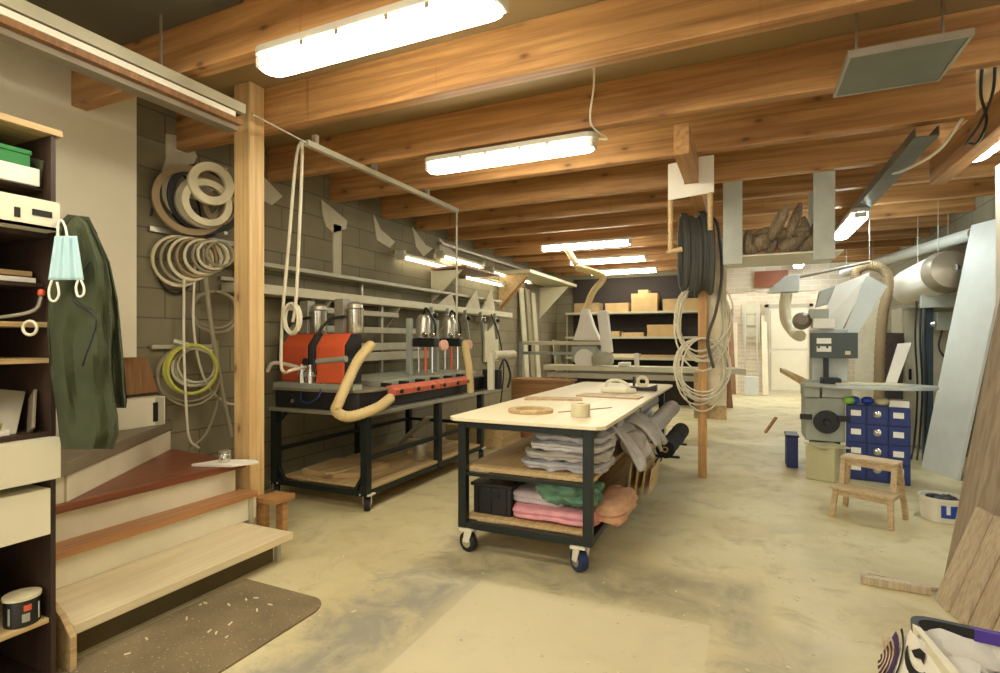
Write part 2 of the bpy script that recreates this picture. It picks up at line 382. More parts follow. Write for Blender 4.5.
# pale plaster where the beams enter the block wall
def patch(y, z, pts, n):
    struct(M().prism([(XL, y + a, z + b) for a, b in pts], (.012, 0, 0)).build('trim_%d' % n, m_patch))
patch(4.83, 0, [(-.08, 3.08), (.06, 3.04), (.36, 2.93), (.34, 2.83), (.12, 2.74), (.0, 2.8), (-.06, 2.95)], 2)
patch(4.95, 0, [(0, 2.85), (.14, 2.85), (.13, 2.2), (0, 2.2)], 3)
patch(5.75, 0, [(-.05, 3.12), (.1, 2.95), (.42, 2.84), (.3, 2.74), (.02, 2.8), (-.03, 3.0)], 4)
patch(6.65, 0, [(-.05, 3.12), (.3, 2.92), (.5, 2.9), (.24, 2.74), (.05, 2.86)], 5)
patch(7.4, 0, [(-.05, 3.1), (.7, 2.84), (.62, 2.64), (-.02, 2.7)], 6)
patch(2.95, 0, [(.0, 3.2), (.2, 3.24), (.28, 3.1), (.2, 2.92), (.5, 2.86), (.62, 2.7), (.2, 2.72), (-.04, 2.86), (.0, 3.0)], 7)
patch(3.85, 0, [(-.1, 3.08), (.1, 3.12), (.34, 2.98), (.2, 2.86), (-.06, 2.92)], 8)
# stained brown lintel board over the opening
struct(M().box(.2, .85, 13.12, 13.2, 2.66, 3.0).build('trim_9', wood('lintel_red_brown', (150, 84, 48), (122, 66, 38), 0, 1, .6, False)))
# door and pale door leaf at the far yard
d1 = struct(M().box(.62, 1.62, 17.1, 17.2, 0, 2.42).build('door_1', m_paper))
M().box(.68, 1.56, 17.05, 17.1, 1.26, 2.34).box(.68, 1.56, 17.05, 17.1, .1, 1.16).build('panel', m_white, d1)
M().box(.53, .62, 17.06, 17.2, 0, 2.5).box(1.62, 1.71, 17.06, 17.2, 0, 2.5).box(.53, 1.71, 17.06, 17.2, 2.42, 2.5).build('door_frame', m_palegrey, d1)

# ------------------------------------------------------------------ fluorescent lamps
def make_lamp(glow, label=''):
    L = .76
    t = thing('fluorescent_lamp', label, 'lamp', (0, 0, 0), 'fluorescent ceiling lamps')
    def stadium(l, wd, z0, z1):
        pts = []
        for k in range(9): a = -math.pi / 2 + math.pi * k / 8; pts.append((l - wd + math.cos(a) * wd, math.sin(a) * wd, z0))
        for k in range(9): a = math.pi / 2 + math.pi * k / 8; pts.append((-l + wd + math.cos(a) * wd, math.sin(a) * wd, z0))
        return M().prism(pts, (0, 0, z1 - z0))
    stadium(L, .085, .06, .105).build('housing', m_lampbody, t, bevel=.008)
    stadium(L - .03, .078, -.015, .061).build('diffuser', glow, t, bevel=.02)
    for sx in (-1, 1):
        M().box(sx * (L - .045) - .022, sx * (L - .045) + .022, -.06, .06, -.003, .057).build('end_cap', m_lampbody, t, bevel=.01)
        for k in (.2, .5): M().box(sx * L * k - .012, sx * L * k + .012, -.082, .082, .035, .07).build('clip', m_alu, t)
    return t
lamp = make_lamp(m_lamp)
lamp.location = (-1.72, 2.23, BB - .1); lamp['label'] = 'nearest fluorescent lamp at the top edge, above the timber post'
copy_tree(lamp, 'lit fluorescent lamp above the worktable with a white cable at its end', (-1.77, 4.05, BB - .14))
copy_tree(lamp, 'lit far fluorescent lamp, first of the three in a row above the saw', (-2.36, 8.58, BB - .1))
copy_tree(lamp, 'lit far fluorescent lamp, middle one of the three above the saw', (-2.42, 10.39, BB - .1))
copy_tree(lamp, 'lit far fluorescent lamp, last of the three, before the cardboard boxes', (-2.48, 12.2, BB - .1))
cool = make_lamp(m_lampcool, 'lit fluorescent lamp under the steel cable tray, pointing into the room'); cool.location = (1.19, 7.95, 2.88); cool.rotation_euler = (0, 0, R(90))
copy_tree(cool, 'small bright lamp far off beyond the driftwood rack', (1.0, 12.1, BB - .1), R(90))
copy_tree(cool, 'bright lamp behind the trimmer beam at the right edge', (1.74, 5.05, 3.0), R(90))
tag(M().box(1.62, 1.98, 4.4, 4.48, 3.1, 3.2).build('bracket', m_alu), 'metal lamp bracket fixed to the trimmer beam', 'bracket')
for x, y in ((-1.72, .45), (.3, -.45), (-1.7, -1.35)): copy_tree(lamp, 'added fill lamp, unseen behind the camera', (x, y, BB - .1))  # unseen lamps added as fill to brighten floor and stairs
tag(M().tube(smoothpath([(-.86, 3.3, 3.4), (-.9, 3.5, 3.2), (-.98, 3.72, 3.02), (-.92, 3.95, 2.98), (-1.0, 4.05, 3.02)]), .007).build('cable', m_whitecable, smooth=True), 'white cable looping down to the end of the middle lamp', 'cable')

# wall lamps on the left wall
def wall_lamp(y0, y1, z, x, label):
    t = thing('wall_lamp', label, 'lamp', (x, (y0 + y1) / 2, z), 'fluorescent tubes along the block wall')
    M().prism([(x - .04, y0, z), (x + .14, y0, z - .03), (x + .14, y0, z), (x - .04, y0, z + .07)], (0, y1 - y0, 0)).build('reflector', m_cream, t)
    M().cyl((x + .06, y0 + .06, z - .035), (x + .06, y1 - .06, z - .035), .022, n=12).build('tube', m_lampdim, t, True)
    for y in (y0, y1): M().box(x, x + .12, y - .02, y + .03, z - .07, z + .05).build('end_bracket', m_palegrey, t)
wall_lamp(6.15, 7.55, 2.66, -4.3, 'wall lamp with bare tube, first from the timber post')
wall_lamp(7.9, 9.5, 2.58, -4.3, 'wall lamp with bare tube, in the middle of the block wall run')
wall_lamp(7.2, 8.6, 2.82, -4.3, 'upper short wall lamp above the middle wall lamp')
wall_lamp(9.0, 11.0, 2.78, -4.3, 'farthest wall lamp with bare tube, next to the brown bracket')
tag(M().box(-4.34, -4.28, 7.3, 12.6, 2.98, 3.02).build('conduit', m_alu), 'thin metal conduit running high along the block wall', 'conduit')

# ------------------------------------------------------------------ posts
o = tag(M().box(-3.5, -3.335, 2.9, 3.035, 0, 3.418).build('timber_post', m_post, bevel=.006), 'pale knotty timber post beside the stairs', 'post')
o = tag(M().box(-.465, -.375, 6.3, 6.39, 0, 2.87).build('timber_post', m_pole, bevel=.005), 'slim golden timber pole hung with hose coils, behind the worktable', 'post')
# sliding-door track above the stairs
t = thing('door_track', 'long sliding door track running from the upper left corner to the timber post', 'track', (-3.05, 1.5, 2.9))
M().box(-3.14, -3.0, .2, 2.58, 2.99, 3.055).build('cover', m_palegrey, t, bevel=.004)
M().box(-3.1, -3.02, .2, 2.56, 2.978, 2.99).build('groove', m_toe, t)
M().box(-3.1, -3.0, .2, 2.5, 2.945, 2.978).build('light_strip', m_paper, t)
M().box(-3.12, -3.01, .2, 2.56, 2.912, 2.945).build('timber', m_brownpanel, t)
M().box(-3.14, -3.05, .2, 2.56, 2.88, 2.912).build('rail', m_greylam, t)
for y in (.9, 2.05): M().box(-3.08, -3.068, y, y + .012, 3.05, 3.12 if y < 1 else 3.419).build('hanger', m_alu, t)
# ------------------------------------------------------------------ stairs
t = thing('staircase', 'low winding staircase of mismatched wooden treads beside the dark cabinet', 'stairs', (-3.3, 2.1, 0))
Y0 = 1.46
M().box(-3.27, -2.79, Y0, 2.78, .15, .2).build('tread', m_paletread, t, bevel=.005)
M().box(-3.45, -3.24, Y0, 2.89, .36, .4).build('tread', m_orangetread, t, bevel=.004)
M().prism([(-3.38, Y0, .56), (-3.36, 2.82, .56), (-3.36, 2.89, .56), (-4.3, 2.97, .56), (-4.32, 2.7, .56), (-3.7, Y0, .56)], (0, 0, .045)).build('tread', m_redtread, t, bevel=.004)
M().box(-3.3, -3.27, Y0, 2.9, .2, .36).build('riser', m_riser, t)
M().prism([(-3.41, Y0, .4), (-3.4, 2.83, .4), (-3.43, 2.83, .4), (-3.44, Y0, .4)], (0, 0, .16)).build('riser', m_riser, t)
M().prism([(-3.41, 1.75, .606), (-4.29, 2.95, .606), (-4.32, 2.93, .606), (-3.44, 1.73, .606)], (0, 0, .15)).build('riser', m_riser, t)
M().box(-3.44, -3.41, Y0, 1.735, .606, .756).build('riser', m_riser, t)
M().box(-2.95, -2.91, Y0 + .02, 2.72, 0, .15).build('toe_board', m_toe, t)
M().prism([(-3.37, 1.73, .757), (-4.31, 2.98, .757), (-4.335, 2.98, .757), (-4.335, 1.2, .757), (-3.37, 1.2, .757)], (0, 0, .078)).build('landing', m_greylam, t, bevel=.004)
M().prism([(-2.76, Y0 - .03, 0), (-2.76, Y0 - .03, .16), (-2.84, Y0 - .03, .24), (-3.35, Y0 - .03, .5), (-3.6, Y0 - .03, .5), (-3.6, Y0 - .03, 0)], (0, .028, 0)).build('stringer', m_shelfwood, t, bevel=.003)
M().box(-2.9, -2.87, 2.72, 2.75, 0, .149).build('stringer', m_palegrey, t)
M().box(-3.29, -3.25, 2.83, 2.86, 0, .36).build('stringer', m_palegrey, t)
# short trestle by the stair end
t = thing('trestle', 'low orange wooden trestle tucked at the foot of the timber post', 'trestle', (-3.23, 3.02, 0))
M().box(-3.32, -3.13, 2.93, 3.14, .29, .33).build('top', m_beamy, t, bevel=.004)
for x, y in ((-3.2, 3.05), (-3.28, 2.95)): M().box(x - .035, x + .035, y, y + .05, 0, .29).build('leg', m_beamy, t, bevel=.004)
# things on the stairs
t = thing('file_box', 'white metal box with a dark slot lying on the stair landing', 'box', (-4.24, 2.6, .836))
e1, e2 = Vector((-4.3, 2.3, .836)), Vector((-4.32, 2.85, .836)); hz = Vector((0, 0, .22)); dx = Vector((.14, -.02, 0))
M().hexa([e1, e1 + dx, e2 + dx, e2, e1 + hz, e1 + dx + hz, e2 + dx + hz, e2 + hz]).build('body', m_white, t, bevel=.004)
s = e2 + dx
M().box(s.x - .01, s.x + .004, s.y - .1, s.y - .06, .865, 1.015).build('slot', m_black, t)
M().box(s.x - .01, s.x + .003, s.y - .2, s.y - .012, .84, 1.053).build('front_plate', m_palegrey, t)
t = tag(M().prism([(-3.56, 2.6, .607), (-3.28, 2.7, .607), (-3.2, 2.86, .607), (-3.26, 2.89, .607), (-3.5, 2.8, .607)], (0, 0, .018)).build('offcut', m_paper, bevel=.002), 'white laminate offcut lying on the mahogany tread by the post', 'offcut')
OF = .626
t = thing('jar', 'small glass jar with silver band on the white offcut', 'jar', (-3.4, 2.74, OF))
M().lathe((-3.4, 2.74, OF), [(.036, 0), (.04, .006), (.04, .06), (.036, .065)]).build('body', m_chrome, t, True)
M().lathe((-3.4, 2.74, OF + .066), [(.04, 0), (.04, .014), (.036, .017)]).build('lid', m_alu, t, True)
# door mat
pts = [(-2.84, .6), (-2.15, .6)] + [(-2.15 + .0 - .12 * (1 - math.cos(a)), 2.28 + .15 * math.sin(a)) for a in [k * math.pi / 2 / 6 for k in range(7)]] + [(-2.84, 2.44)]
tag(M().prism([(x, y, .0) for x, y in pts], (0, 0, .012)).build('door_mat', m_mat, bevel=.003), 'brown door mat with sawdust at the foot of the stairs', 'mat')


# ------------------------------------------------------------------ castors
def castor(t, x, y, r=.07, wheel=None, fork=None, ang=0.0, w=.04):
    """swivel castor: fork plate and cheeks, wheel as a piece of it"""
    wheel = wheel or m_rubber; fork = fork or m_chrome
    a = Vector((math.cos(ang), math.sin(ang), 0)); b = Vector((-a.y, a.x, 0)); c = Vector((x, y, r)); o = c - b * .03
    m = M().box(x - .05, x + .05, y - .05, y + .05, r * 2 + .015, r * 2 + .03)
    for sg in (-1, 1):
        k = a * sg * (w / 2 + .006)
        m.prism([o + k + b * .04 + Vector((0, 0, r + .018)), o + k - b * .03 + Vector((0, 0, r + .018)), c + k - b * .025, c + k + b * .025], a * (.004 * sg))
    f = m.build('castor', fork, t)
    M().lathe(c - a * w / 2, [(r * .86, 0), (r, .006), (r, w - .006), (r * .86, w)], a, 20).build('wheel', wheel, f, True)
    M().lathe(c - a * (w / 2 + .003), [(r * .5, 0), (r * .56, .002), (r * .56, w + .004), (r * .5, w + .006)], a, 16).build('hub', m_chrome, f, True)

# ------------------------------------------------------------------ worktable
tx0, tx1, ty0, ty1, tz = -1.93, -.80, 3.36, 6.95, .955
t = thing('worktable', 'long rolling worktable with pale plywood top and dark steel frame', 'table', (-1.4, 5.1, 0))
c = .05
M().prism([(tx0 + c, ty0, tz - .026), (tx1 - c, ty0, tz - .026), (tx1, ty0 + c, tz - .026), (tx1, ty1 - c, tz - .026), (tx1 - c, ty1, tz - .026), (tx0 + c, ty1, tz - .026), (tx0, ty1 - c, tz - .026), (tx0, ty0 + c, tz - .026)], (0, 0, .026)).build('tabletop', m_ply, t, bevel=.004)
lx0, lx1, ly = tx0 + .1, tx1 - .12, (ty0 + .07, 5.18, ty1 - .12)
for y in ly:
    for x in (lx0, lx1): M().box(x - .03, x + .03, y - .03, y + .03, .17, tz - .026).build('leg', m_steel, t, bevel=.003)
fr = M()
for z0, z1 in ((.165, .215), (.88, .928)):
    for x in (lx0, lx1): fr.box(x - .025, x + .025, ly[0] + .031, ly[2] - .031, z0, z1)
    for y in ly: fr.box(lx0 + .031, lx1 - .031, y - .025, y + .025, z0, z1)
for y in ly: fr.box(lx0 + .031, lx1 - .031, y - .02, y + .02, .54, .565)
fr.build('frame', m_steel, t, bevel=.003)
M().box(lx0 - .02, lx1 + .02, ly[0] + .035, ly[1] - .035, .566, .595).box(lx0 - .02, lx1 + .02, ly[1] + .035, ly[2] - .035, .566, .595).build('middle_shelf', m_shelfwood, t, bevel=.003)
M().box(lx0 - .01, lx1 - .04, ly[0] + .035, ly[2] - .035, .216, .24).build('bottom_shelf', m_shelfwood, t, bevel=.003)
for y in (ly[0], ly[2]):
    castor(t, lx1 - .06, y, .07, m_bluerub if y == ly[0] else None, m_white, R(50), .065); castor(t, lx0 + .04, y, .07, None, m_white, R(75), .05)
for y in (5.45, 6.15): M().box(lx1 - .02, -.57, y, y + .04, .362, .382).build('side_arm', m_steel, t)
# on the table
tag(M().ring((-1.48, 3.85, tz + .013), (0, 0, 1), .11, .17, .024, 36).build('wooden_ring', m_shelfwood, smooth=True, bevel=.004), 'flat round wooden disc-shaped ring at the near left of the worktable top', 'ring')
t = thing('tape_roll', 'cream roll of tape standing flat on the near end of the worktable', 'roll', (-1.1, 3.72, tz))
M().ring((-1.07, 3.78, tz + .046), (0, 0, 1), .035, .068, .09, 28).build('tape', m_creamroll, t, True)
M().ring((-1.07, 3.78, tz + .045), (0, 0, 1), .028, .035, .088, 28).build('core', m_card, t, True)
def plate(x, y, a, b, rz, label):
    ca, sa = math.cos(rz), math.sin(rz)
    return tag(M().prism([(x + u * ca - v * sa, y + u * sa + v * ca, tz + .001) for u, v in ((-a, -b), (a, -b), (a, b * .6), (a * .8, b), (-a, b))], (0, 0, .012)).build('wood_offcut', m_shelfwood, bevel=.002), label, 'offcut')
plate(-1.6, 4.75, .26, .11, .3, 'thin wooden plate at the left middle of the worktable top')
plate(-1.18, 5.2, .3, .14, -.05, 'thin wooden plate in front of the white iron on the worktable')
tag(M().prism([(-1.28, 3.9, tz + .001), (-.98, 4.35, tz + .001), (-.97, 4.34, tz + .001), (-1.27, 3.89, tz + .001)], (0, 0, .004)).build('pencil', m_brown), 'thin pencil lying across the worktable near the tape roll', 'pencil')
t = thing('iron', 'white hand iron standing on the wooden plate on the worktable', 'iron', (-1.2, 5.62, tz))
M().prism([(-1.36, 5.55, tz + .002), (-1.1, 5.53, tz + .002), (-1.0, 5.62, tz + .002), (-1.1, 5.71, tz + .002), (-1.36, 5.69, tz + .002)], (0, 0, .05)).build('body', m_white, t, bevel=.015)
M().tube(smoothpath([(-1.32, 5.62, tz + .05), (-1.3, 5.62, tz + .11), (-1.2, 5.62, tz + .13), (-1.1, 5.62, tz + .09), (-1.08, 5.62, tz + .05)], 5), .016).build('handle', m_white, t, True)
t = thing('tape_dispenser', 'dark tape dispenser with pale roll at the far right of the worktable', 'dispenser', (-.99, 5.95, tz))
M().prism([(-1.15, 5.9, tz + .001), (-.85, 5.9, tz + .001), (-.85, 5.9, tz + .07), (-.94, 5.9, tz + .04), (-1.06, 5.9, tz + .04), (-1.15, 5.9, tz + .05)], (0, .1, 0)).build('base', m_black, t, bevel=.006)
M().ring((-1.0, 5.95, tz + .1), (0, 1, 0), .035, .065, .05, 24).build('roll', m_creamroll, t, True)
M().box(-1.1, -1.08, 5.92, 5.98, tz + .05, tz + .15).build('cutter', m_black, t)

# fabrics on the shelves
FS = .597
gr = [cloth('pale_grey_cloth', (196, 192, 190)), cloth('blue_grey_cloth', (176, 176, 182)), cloth('warm_grey_cloth', (178, 172, 164))]
lay = [(.07, 'lowest folded blanket of the grey stack on the middle shelf'), (.065, 'second folded grey blanket from the bottom of the stack'), (.065, 'third folded grey blanket from the bottom of the stack'), (.055, 'topmost folded grey blanket of the stack, under the rolled cloth')]
z = FS
for i, (h, lb) in enumerate(lay):
    tag(M().blob((-1.16 + .02 * i, 3.78, z + h / 2), (.6 - .03 * i, .5, h), .35, .024, 9, i, 30, .012, 100).build('folded_blanket', gr[(i + 1) % 3], smooth=True), lb, 'blanket', 'folded grey blankets')
    z += h + .001
tag(M().tube(smoothpath([(-1.42, 3.58, .885), (-1.3, 3.6, .89), (-1.1, 3.64, .89), (-.98, 3.7, .885)]), [.03] * 25, 14).build('rolled_cloth', gr[0], smooth=True), 'rolled grey cloth on top of the blanket stack', 'cloth')
def roll(p, q, r, mat, label, sag=.02, name='fabric_roll'):
    t = thing(name, label, 'roll', (Vector(p) + Vector(q)) / 2 - Vector((0, 0, r)), 'fabric rolls')
    p, q = Vector(p), Vector(q); pts = []; rs = []
    for k in range(13):
        f = k / 12; pts.append(p.lerp(q, f) + Vector((noise.noise((f * 3, r * 40, 1)) * sag, 0, noise.noise((f * 3, 2, r * 60)) * sag * .5))); rs.append(r * (1 + .08 * noise.noise((f * 6, r * 90, 3))))
    M().tube(pts, rs, 18).build('cloth', mat, t, True)
    a = (q - p).normalized(); M().ring(pts[0] - a * .002, a, r * .2, r * .34, .008, 20).build('core', m_card, t)
roll((-.8, 4.28, .69), (-.76, 6.5, .72), .085, gr[2], 'long grey fabric roll on the middle shelf, lowest of the side pile')
roll((-.97, 4.2, .84), (-.93, 6.2, .84), .07, gr[1], 'grey blue fabric roll on top of the side pile under the tabletop', .02)
roll((-1.08, 4.25, .68), (-1.05, 6.4, .68), .08, gr[0], 'pale grey fabric roll behind the others on the middle shelf')
roll((-.68, 5.3, .47), (-.64, 6.3, .5), .085, cloth('black_cloth', (34, 34, 36)), 'black fabric roll sticking out from the worktable side', .01)
tag(M().grid(lambda u, v: (-.98 + .28 * v + .03 * math.sin(u * 9), 4.02 + .5 * u, .83 - .26 * v * v + .03 * math.sin(u * 13 + v * 4) + .02 * noise.noise((u * 5, v * 5, 2))), 24, 14).build('draped_cloth', gr[0], smooth=True, solid=.02), 'pale grey cloth hanging out over the side of the middle shelf', 'cloth')
tag(M().grid(lambda u, v: (-.9 + .26 * v + .02 * math.sin(u * 7), 4.45 + .55 * u, .84 - .22 * v * v + .04 * math.sin(u * 11 + 1) * v), 24, 14).build('draped_cloth', gr[2], smooth=True, solid=.02), 'warm grey cloth slumping over the fabric rolls', 'cloth')
BS = .241
tag(M().blob((-1.2, 3.72, BS + .055), (.62, .42, .1), .3, .012, 7, 11, 20, .006, 140).build('folded_blanket', cloth('pink_cloth', (214, 150, 158)), smooth=True), 'folded pink blanket on the bottom shelf of the worktable', 'blanket')
tag(M().blob((-1.33, 3.74, BS + .145), (.4, .36, .1), .4, .012, 7, 12, 18, .006, 120).build('folded_blanket', cloth('lilac_grey_cloth', (184, 172, 174)), smooth=True), 'lilac grey blanket between pink blanket and green cloth', 'blanket')
tag(M().blob((-1.12, 3.68, BS + .22), (.44, .34, .2), .7, .05, 10, 13, 30, .02, 70).build('heaped_cloth', cloth('sea_green_cloth', (98, 138, 112)), smooth=True), 'rumpled sea green cloth heaped on the bottom shelf', 'cloth')
tag(M().blob((-.84, 3.88, BS + .085), (.22, .6, .16), .55, .02, 9, 21, 26, .012, 110).build('heaped_cloth', cloth('peach_cloth', (204, 158, 122)), smooth=True), 'peach cloth bulging over the edge of the bottom shelf', 'cloth')
t = thing('plastic_crate', 'black plastic crate on the bottom shelf of the worktable', 'crate', (-1.66, 3.74, BS))
M().box(-1.81, -1.51, 3.54, 3.94, BS, BS + .2).build('body', m_black, t, bevel=.012)
M().box(-1.825, -1.495, 3.525, 3.955, BS + .2, BS + .225).build('rim', m_black, t, bevel=.006)
for x in (-1.77, -1.67, -1.55): M().box(x - .006, x + .006, 3.53, 3.54, BS + .01, BS + .2).build('rib', m_black, t)
M().box(-1.72, -1.6, 3.532, 3.54, BS + .13, BS + .16).build('handle', m_rubber, t)
for k in range(4):
    tag(M().bar((-.86 + .05 * k, 4.72, .242), (-.83 + .05 * k, 4.72, .52 - .02 * k), .62 - .06 * k, .014, (0, 1, 0)).build('panel_offcut', m_shelfwood, bevel=.002), ('innermost', 'second', 'third', 'outermost')[k] + ' of the board offcuts standing on the worktable lower shelf side', 'offcut', 'board offcuts')
# ------------------------------------------------------------------ long machine bench on the left
mx0, mx1, my = -4.08, -3.02, (3.85, 5.07, 6.1)
t = thing('machine_bench', 'long dark steel machine bench with castors along the block wall', 'bench', (-3.55, 5.0, 0))
for y in my:
    for x in (mx0, mx1): M().box(x - .035, x + .035, y - .035, y + .035, .13, .83).build('leg', m_steel, t, bevel=.003)
fr = M()
for z0, z1 in ((.13, .18), (.44, .475)):
    for x in (mx0, mx1): fr.box(x - .025, x + .025, my[0] + .036, my[2] - .036, z0, z1)
    for y in (my[0], my[2]): fr.box(mx0 + .036, mx1 - .036, y - .025, y + .025, z0, z1) if z0 < .4 or y > 4 else None
for x in (mx0, mx1):
    s = 1 if x == mx0 else -1
    fr.bar((x + s * .03, my[0], .72), (x + s * .14, my[0], .83), .03, .03); fr.bar((x + s * .03, my[0], .3), (x + s * .12, my[0], .17), .03, .03)
fr.build('frame', m_steel, t, bevel=.002)
M().box(mx0 - .05, mx1 + .05, my[0] - .05, my[2] + .45, .83, .865).build('top_rail', m_alu, t, bevel=.003)
M().box(mx0 + .04, mx1 + .02, my[0] + .04, my[2] - .04, .181, .205).build('bottom_shelf', m_shelfwood, t, bevel=.003)
for x, y in ((mx1, my[0]), (mx0, my[0]), (mx1, my[2]), (mx0, my[2])): castor(t, x, y + .02, .062, m_rubber, m_white, R(35), .055)
# machine bed, tank and clamp bars
c = .16
def ro(x0, x1, y0, y1, z): return [(x0, y0, z), (x1 - c, y0, z), (x1 - c * .3, y0 + c * .3, z), (x1, y0 + c, z), (x1, y1, z), (x0, y1, z)]
t = thing('drilling_machine_bed', 'black skirted machine bed with grey green top and salmon clamp bars', 'machine', (-3.6, 5.0, .866))
M().prism(ro(-4.08, -3.08, 3.84, 6.3, .867), (0, 0, .16)).build('skirt', m_black, t, bevel=.01)
M().prism(ro(-4.1, -3.06, 3.82, 6.3, 1.027), (0, 0, .022)).build('rim', m_greylam, t, bevel=.004)
M().box(-4.05, -3.2, 4.35, 6.35, 1.05, 1.1).build('bed', m_bed, t, bevel=.004)
for y0, y1 in ((4.25, 5.02), (5.06, 5.85)):
    b = M().prism([(-3.1, y0, .975), (-3.0, y0, .975), (-2.985, y0, 1.03), (-3.05, y0, 1.065), (-3.1, y0, 1.065)], (0, y1 - y0, 0)).build('clamp_bar', m_pinkred, t, bevel=.005)
    for k in (.12, .5, .85): M().cyl((-2.99, y0 + (y1 - y0) * k, 1.01), (-2.975, y0 + (y1 - y0) * k, 1.01), .022, n=10).build('knob', m_black, b)
for k in range(6): M().box(-3.2, -3.1, 4.3 + k * .3, 4.34 + k * .3, 1.05, 1.085).build('stop_block', m_black, t)
M().box(-4.1, -3.14, 3.83, 3.95, 1.05, 1.1).build('front_beam', m_machgrey, t, bevel=.004)
M().cyl((-3.85, 3.84, .93), (-3.85, 3.825, .93), .02, n=12).build('drain_plug', m_chrome, t)
# orange drilling units
def drill(x0, label):
    t = thing('drilling_unit', label, 'machine', (x0 + .2, 4.05, 1.101), 'orange drilling units')
    y0, y1, z0, z1 = 3.97, 4.2, 1.101, 1.56; x1 = x0 + .33
    M().prism([(x0, y0, z0), (x0, y0, z1 - .12), (x0, y0 + .1, z1), (x0, y1, z1), (x0, y1, z0)], (.33, 0, 0)).build('housing', m_red, t, bevel=.012)
    x1 = x0 + .33
    M().prism([(x1 + .001, y0 + .012, z0), (x1 + .001, y0 + .012, z1 - .11), (x1 + .001, y0 + .1, z1 - .006), (x1 + .001, y1, z1 - .006), (x1 + .001, y1, z0)], (.014, 0, 0)).build('side_shade', m_black, t)  # thin black sheet painting the shade at the seam between the units
    M().box(x0 + .09, x0 + .2, y1 - .08, y1 + .02, z1 + .001, z1 + .33).build('column', m_alu, t, bevel=.006)
    mt = M().lathe((x0 + .3, y1 - .04, z1 + .001), [(.075, 0), (.08, .01), (.08, .2), (.085, .2), (.085, .225), (.075, .235)]).build('motor', m_chrome, t, True)
    M().lathe((x0 + .3, y1 - .04, z1 + .238), [(.075, 0), (.07, .035), (.04, .06), (0, .062)]).build('cap', m_alu, mt, True)
    M().tube(smoothpath([(x0 + .24, y1 - .1, z1 + .16), (x0 + .1, y0 + .06, z1 + .12), (x0 + .02, y0 - .02, z1 - .05), (x0, y0 - .03, z1 - .22), (x0 + .02, y0 - .02, z0 + .08)], 6), .014).build('cable', m_black, t, True)
    return t
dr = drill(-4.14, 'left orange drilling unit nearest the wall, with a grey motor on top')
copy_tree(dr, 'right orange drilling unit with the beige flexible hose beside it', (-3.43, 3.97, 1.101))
t = thing('air_regulator', 'small grey air regulator with gauges in front of the orange units', 'regulator', (-3.7, 3.9, 1.1))
M().box(-3.82, -3.62, 3.86, 3.93, 1.16, 1.2).build('bracket', m_machgrey, t, bevel=.004)
for dx in (0, .1): M().lathe((-3.78 + dx, 3.88, 1.05), [(.02, 0), (.036, .015), (.036, .13), (.03, .15), (.03, .22)], n=16).build('filter_cup', m_chrome, t, True)
M().cyl((-3.7, 3.85, 1.3), (-3.7, 3.83, 1.3), .035).build('gauge', m_black, t)
M().cyl((-3.62, 3.9, 1.3), (-3.28, 3.9, 1.33), .028, n=14).build('cylinder', m_machgrey, t, True)
for k in range(4): M().cyl((-3.56 + .07 * k, 3.9, 1.29), (-3.5 + .06 * k, 3.93, 1.11), .007, n=6).build('rod', m_chrome, t)
M().tube(smoothpath([(-3.76, 3.87, 1.05), (-3.72, 3.8, .95), (-3.6, 3.78, .93), (-3.5, 3.8, 1.0), (-3.55, 3.87, 1.1)], 6), .009).build('tube', m_bluerub, t, True)
M().tube(smoothpath([(-4.14, 3.8, 1.2), (-4.08, 3.81, 1.28), (-3.95, 3.85, 1.27), (-3.82, 3.88, 1.24)], 6), .018).build('inlet', m_whitecable, t, True)
def flex(pts, r, name, mat, label, rib=True):
    p = smoothpath(pts, 14); rs = [r * (1 + (.07 if k % 2 else -.03)) if rib else r for k in range(len(p))]
    return tag(M().tube(p, rs, 14).build(name, mat, smooth=True), label, 'hose')
flex([(-3.2, 4.16, 1.46), (-3.2, 3.98, 1.33), (-3.17, 3.8, 1.15), (-3.15, 3.66, .98), (-3.15, 3.62, .9), (-3.06, 3.68, .85), (-2.95, 3.9, .9), (-2.95, 4.12, .97)], .045, 'flexible_hose', m_hose, 'beige flexible hose bent in a V in front of the machine bench')
flex([(-3.13, 5.92, 1.47), (-3.09, 5.84, 1.4), (-3.0, 5.76, 1.15), (-2.99, 5.78, .87)], .043, 'flexible_hose', m_hose, 'beige flexible hose hanging straight at the far end of the machine bench')
# far drilling heads
def head(y, label):
    t = thing('boring_head', label, 'machine', (-3.3, y, 1.101), 'grey boring heads')
    M().box(-3.6, -3.54, y - .03, y + .03, 1.101, 1.75).build('column', m_machgrey, t, bevel=.005)
    M().lathe((-3.38, y, 1.52), [(.07, 0), (.08, .01), (.08, .22), (.05, .27)]).build('motor', m_alu, t, True)
    M().box(-3.5, -3.2, y - .05, y + .05, 1.42, 1.52).build('arm', m_black, t, bevel=.01)
    M().lathe((-3.13, y, 1.44), [(.05, 0), (.062, .012), (.062, .04), (.05, .05)], (.95, -.3, 0)).build('guard', m_guard, t, True)
    for k in range(3): M().cyl((-3.42 + k * .09, y - .03, 1.42), (-3.42 + k * .09, y - .03, 1.13), .014, n=8).build('spindle', m_red if k % 2 else m_chrome, t)
    for k in (0, 1): M().lathe((-3.3 + .1 * k, y - .07, 1.56), [(.02, 0), (.028, .01), (.028, .05)], (0, -1, 0), 12).build('knob', m_chrome, t, True)
    M().tube(smoothpath([(-3.38, y, 1.79), (-3.3, y - .06, 1.86), (-3.2, y - .05, 1.7), (-3.22, y, 1.55)], 6), .012).build('cable', m_black, t, True)
    return t
hd = head(5.35, 'grey boring head with salmon guard, nearer of the two at the far bench end')
copy_tree(hd, 'grey boring head with salmon guard, farther one beside the hanging hose', (-3.3, 5.95, 1.101))
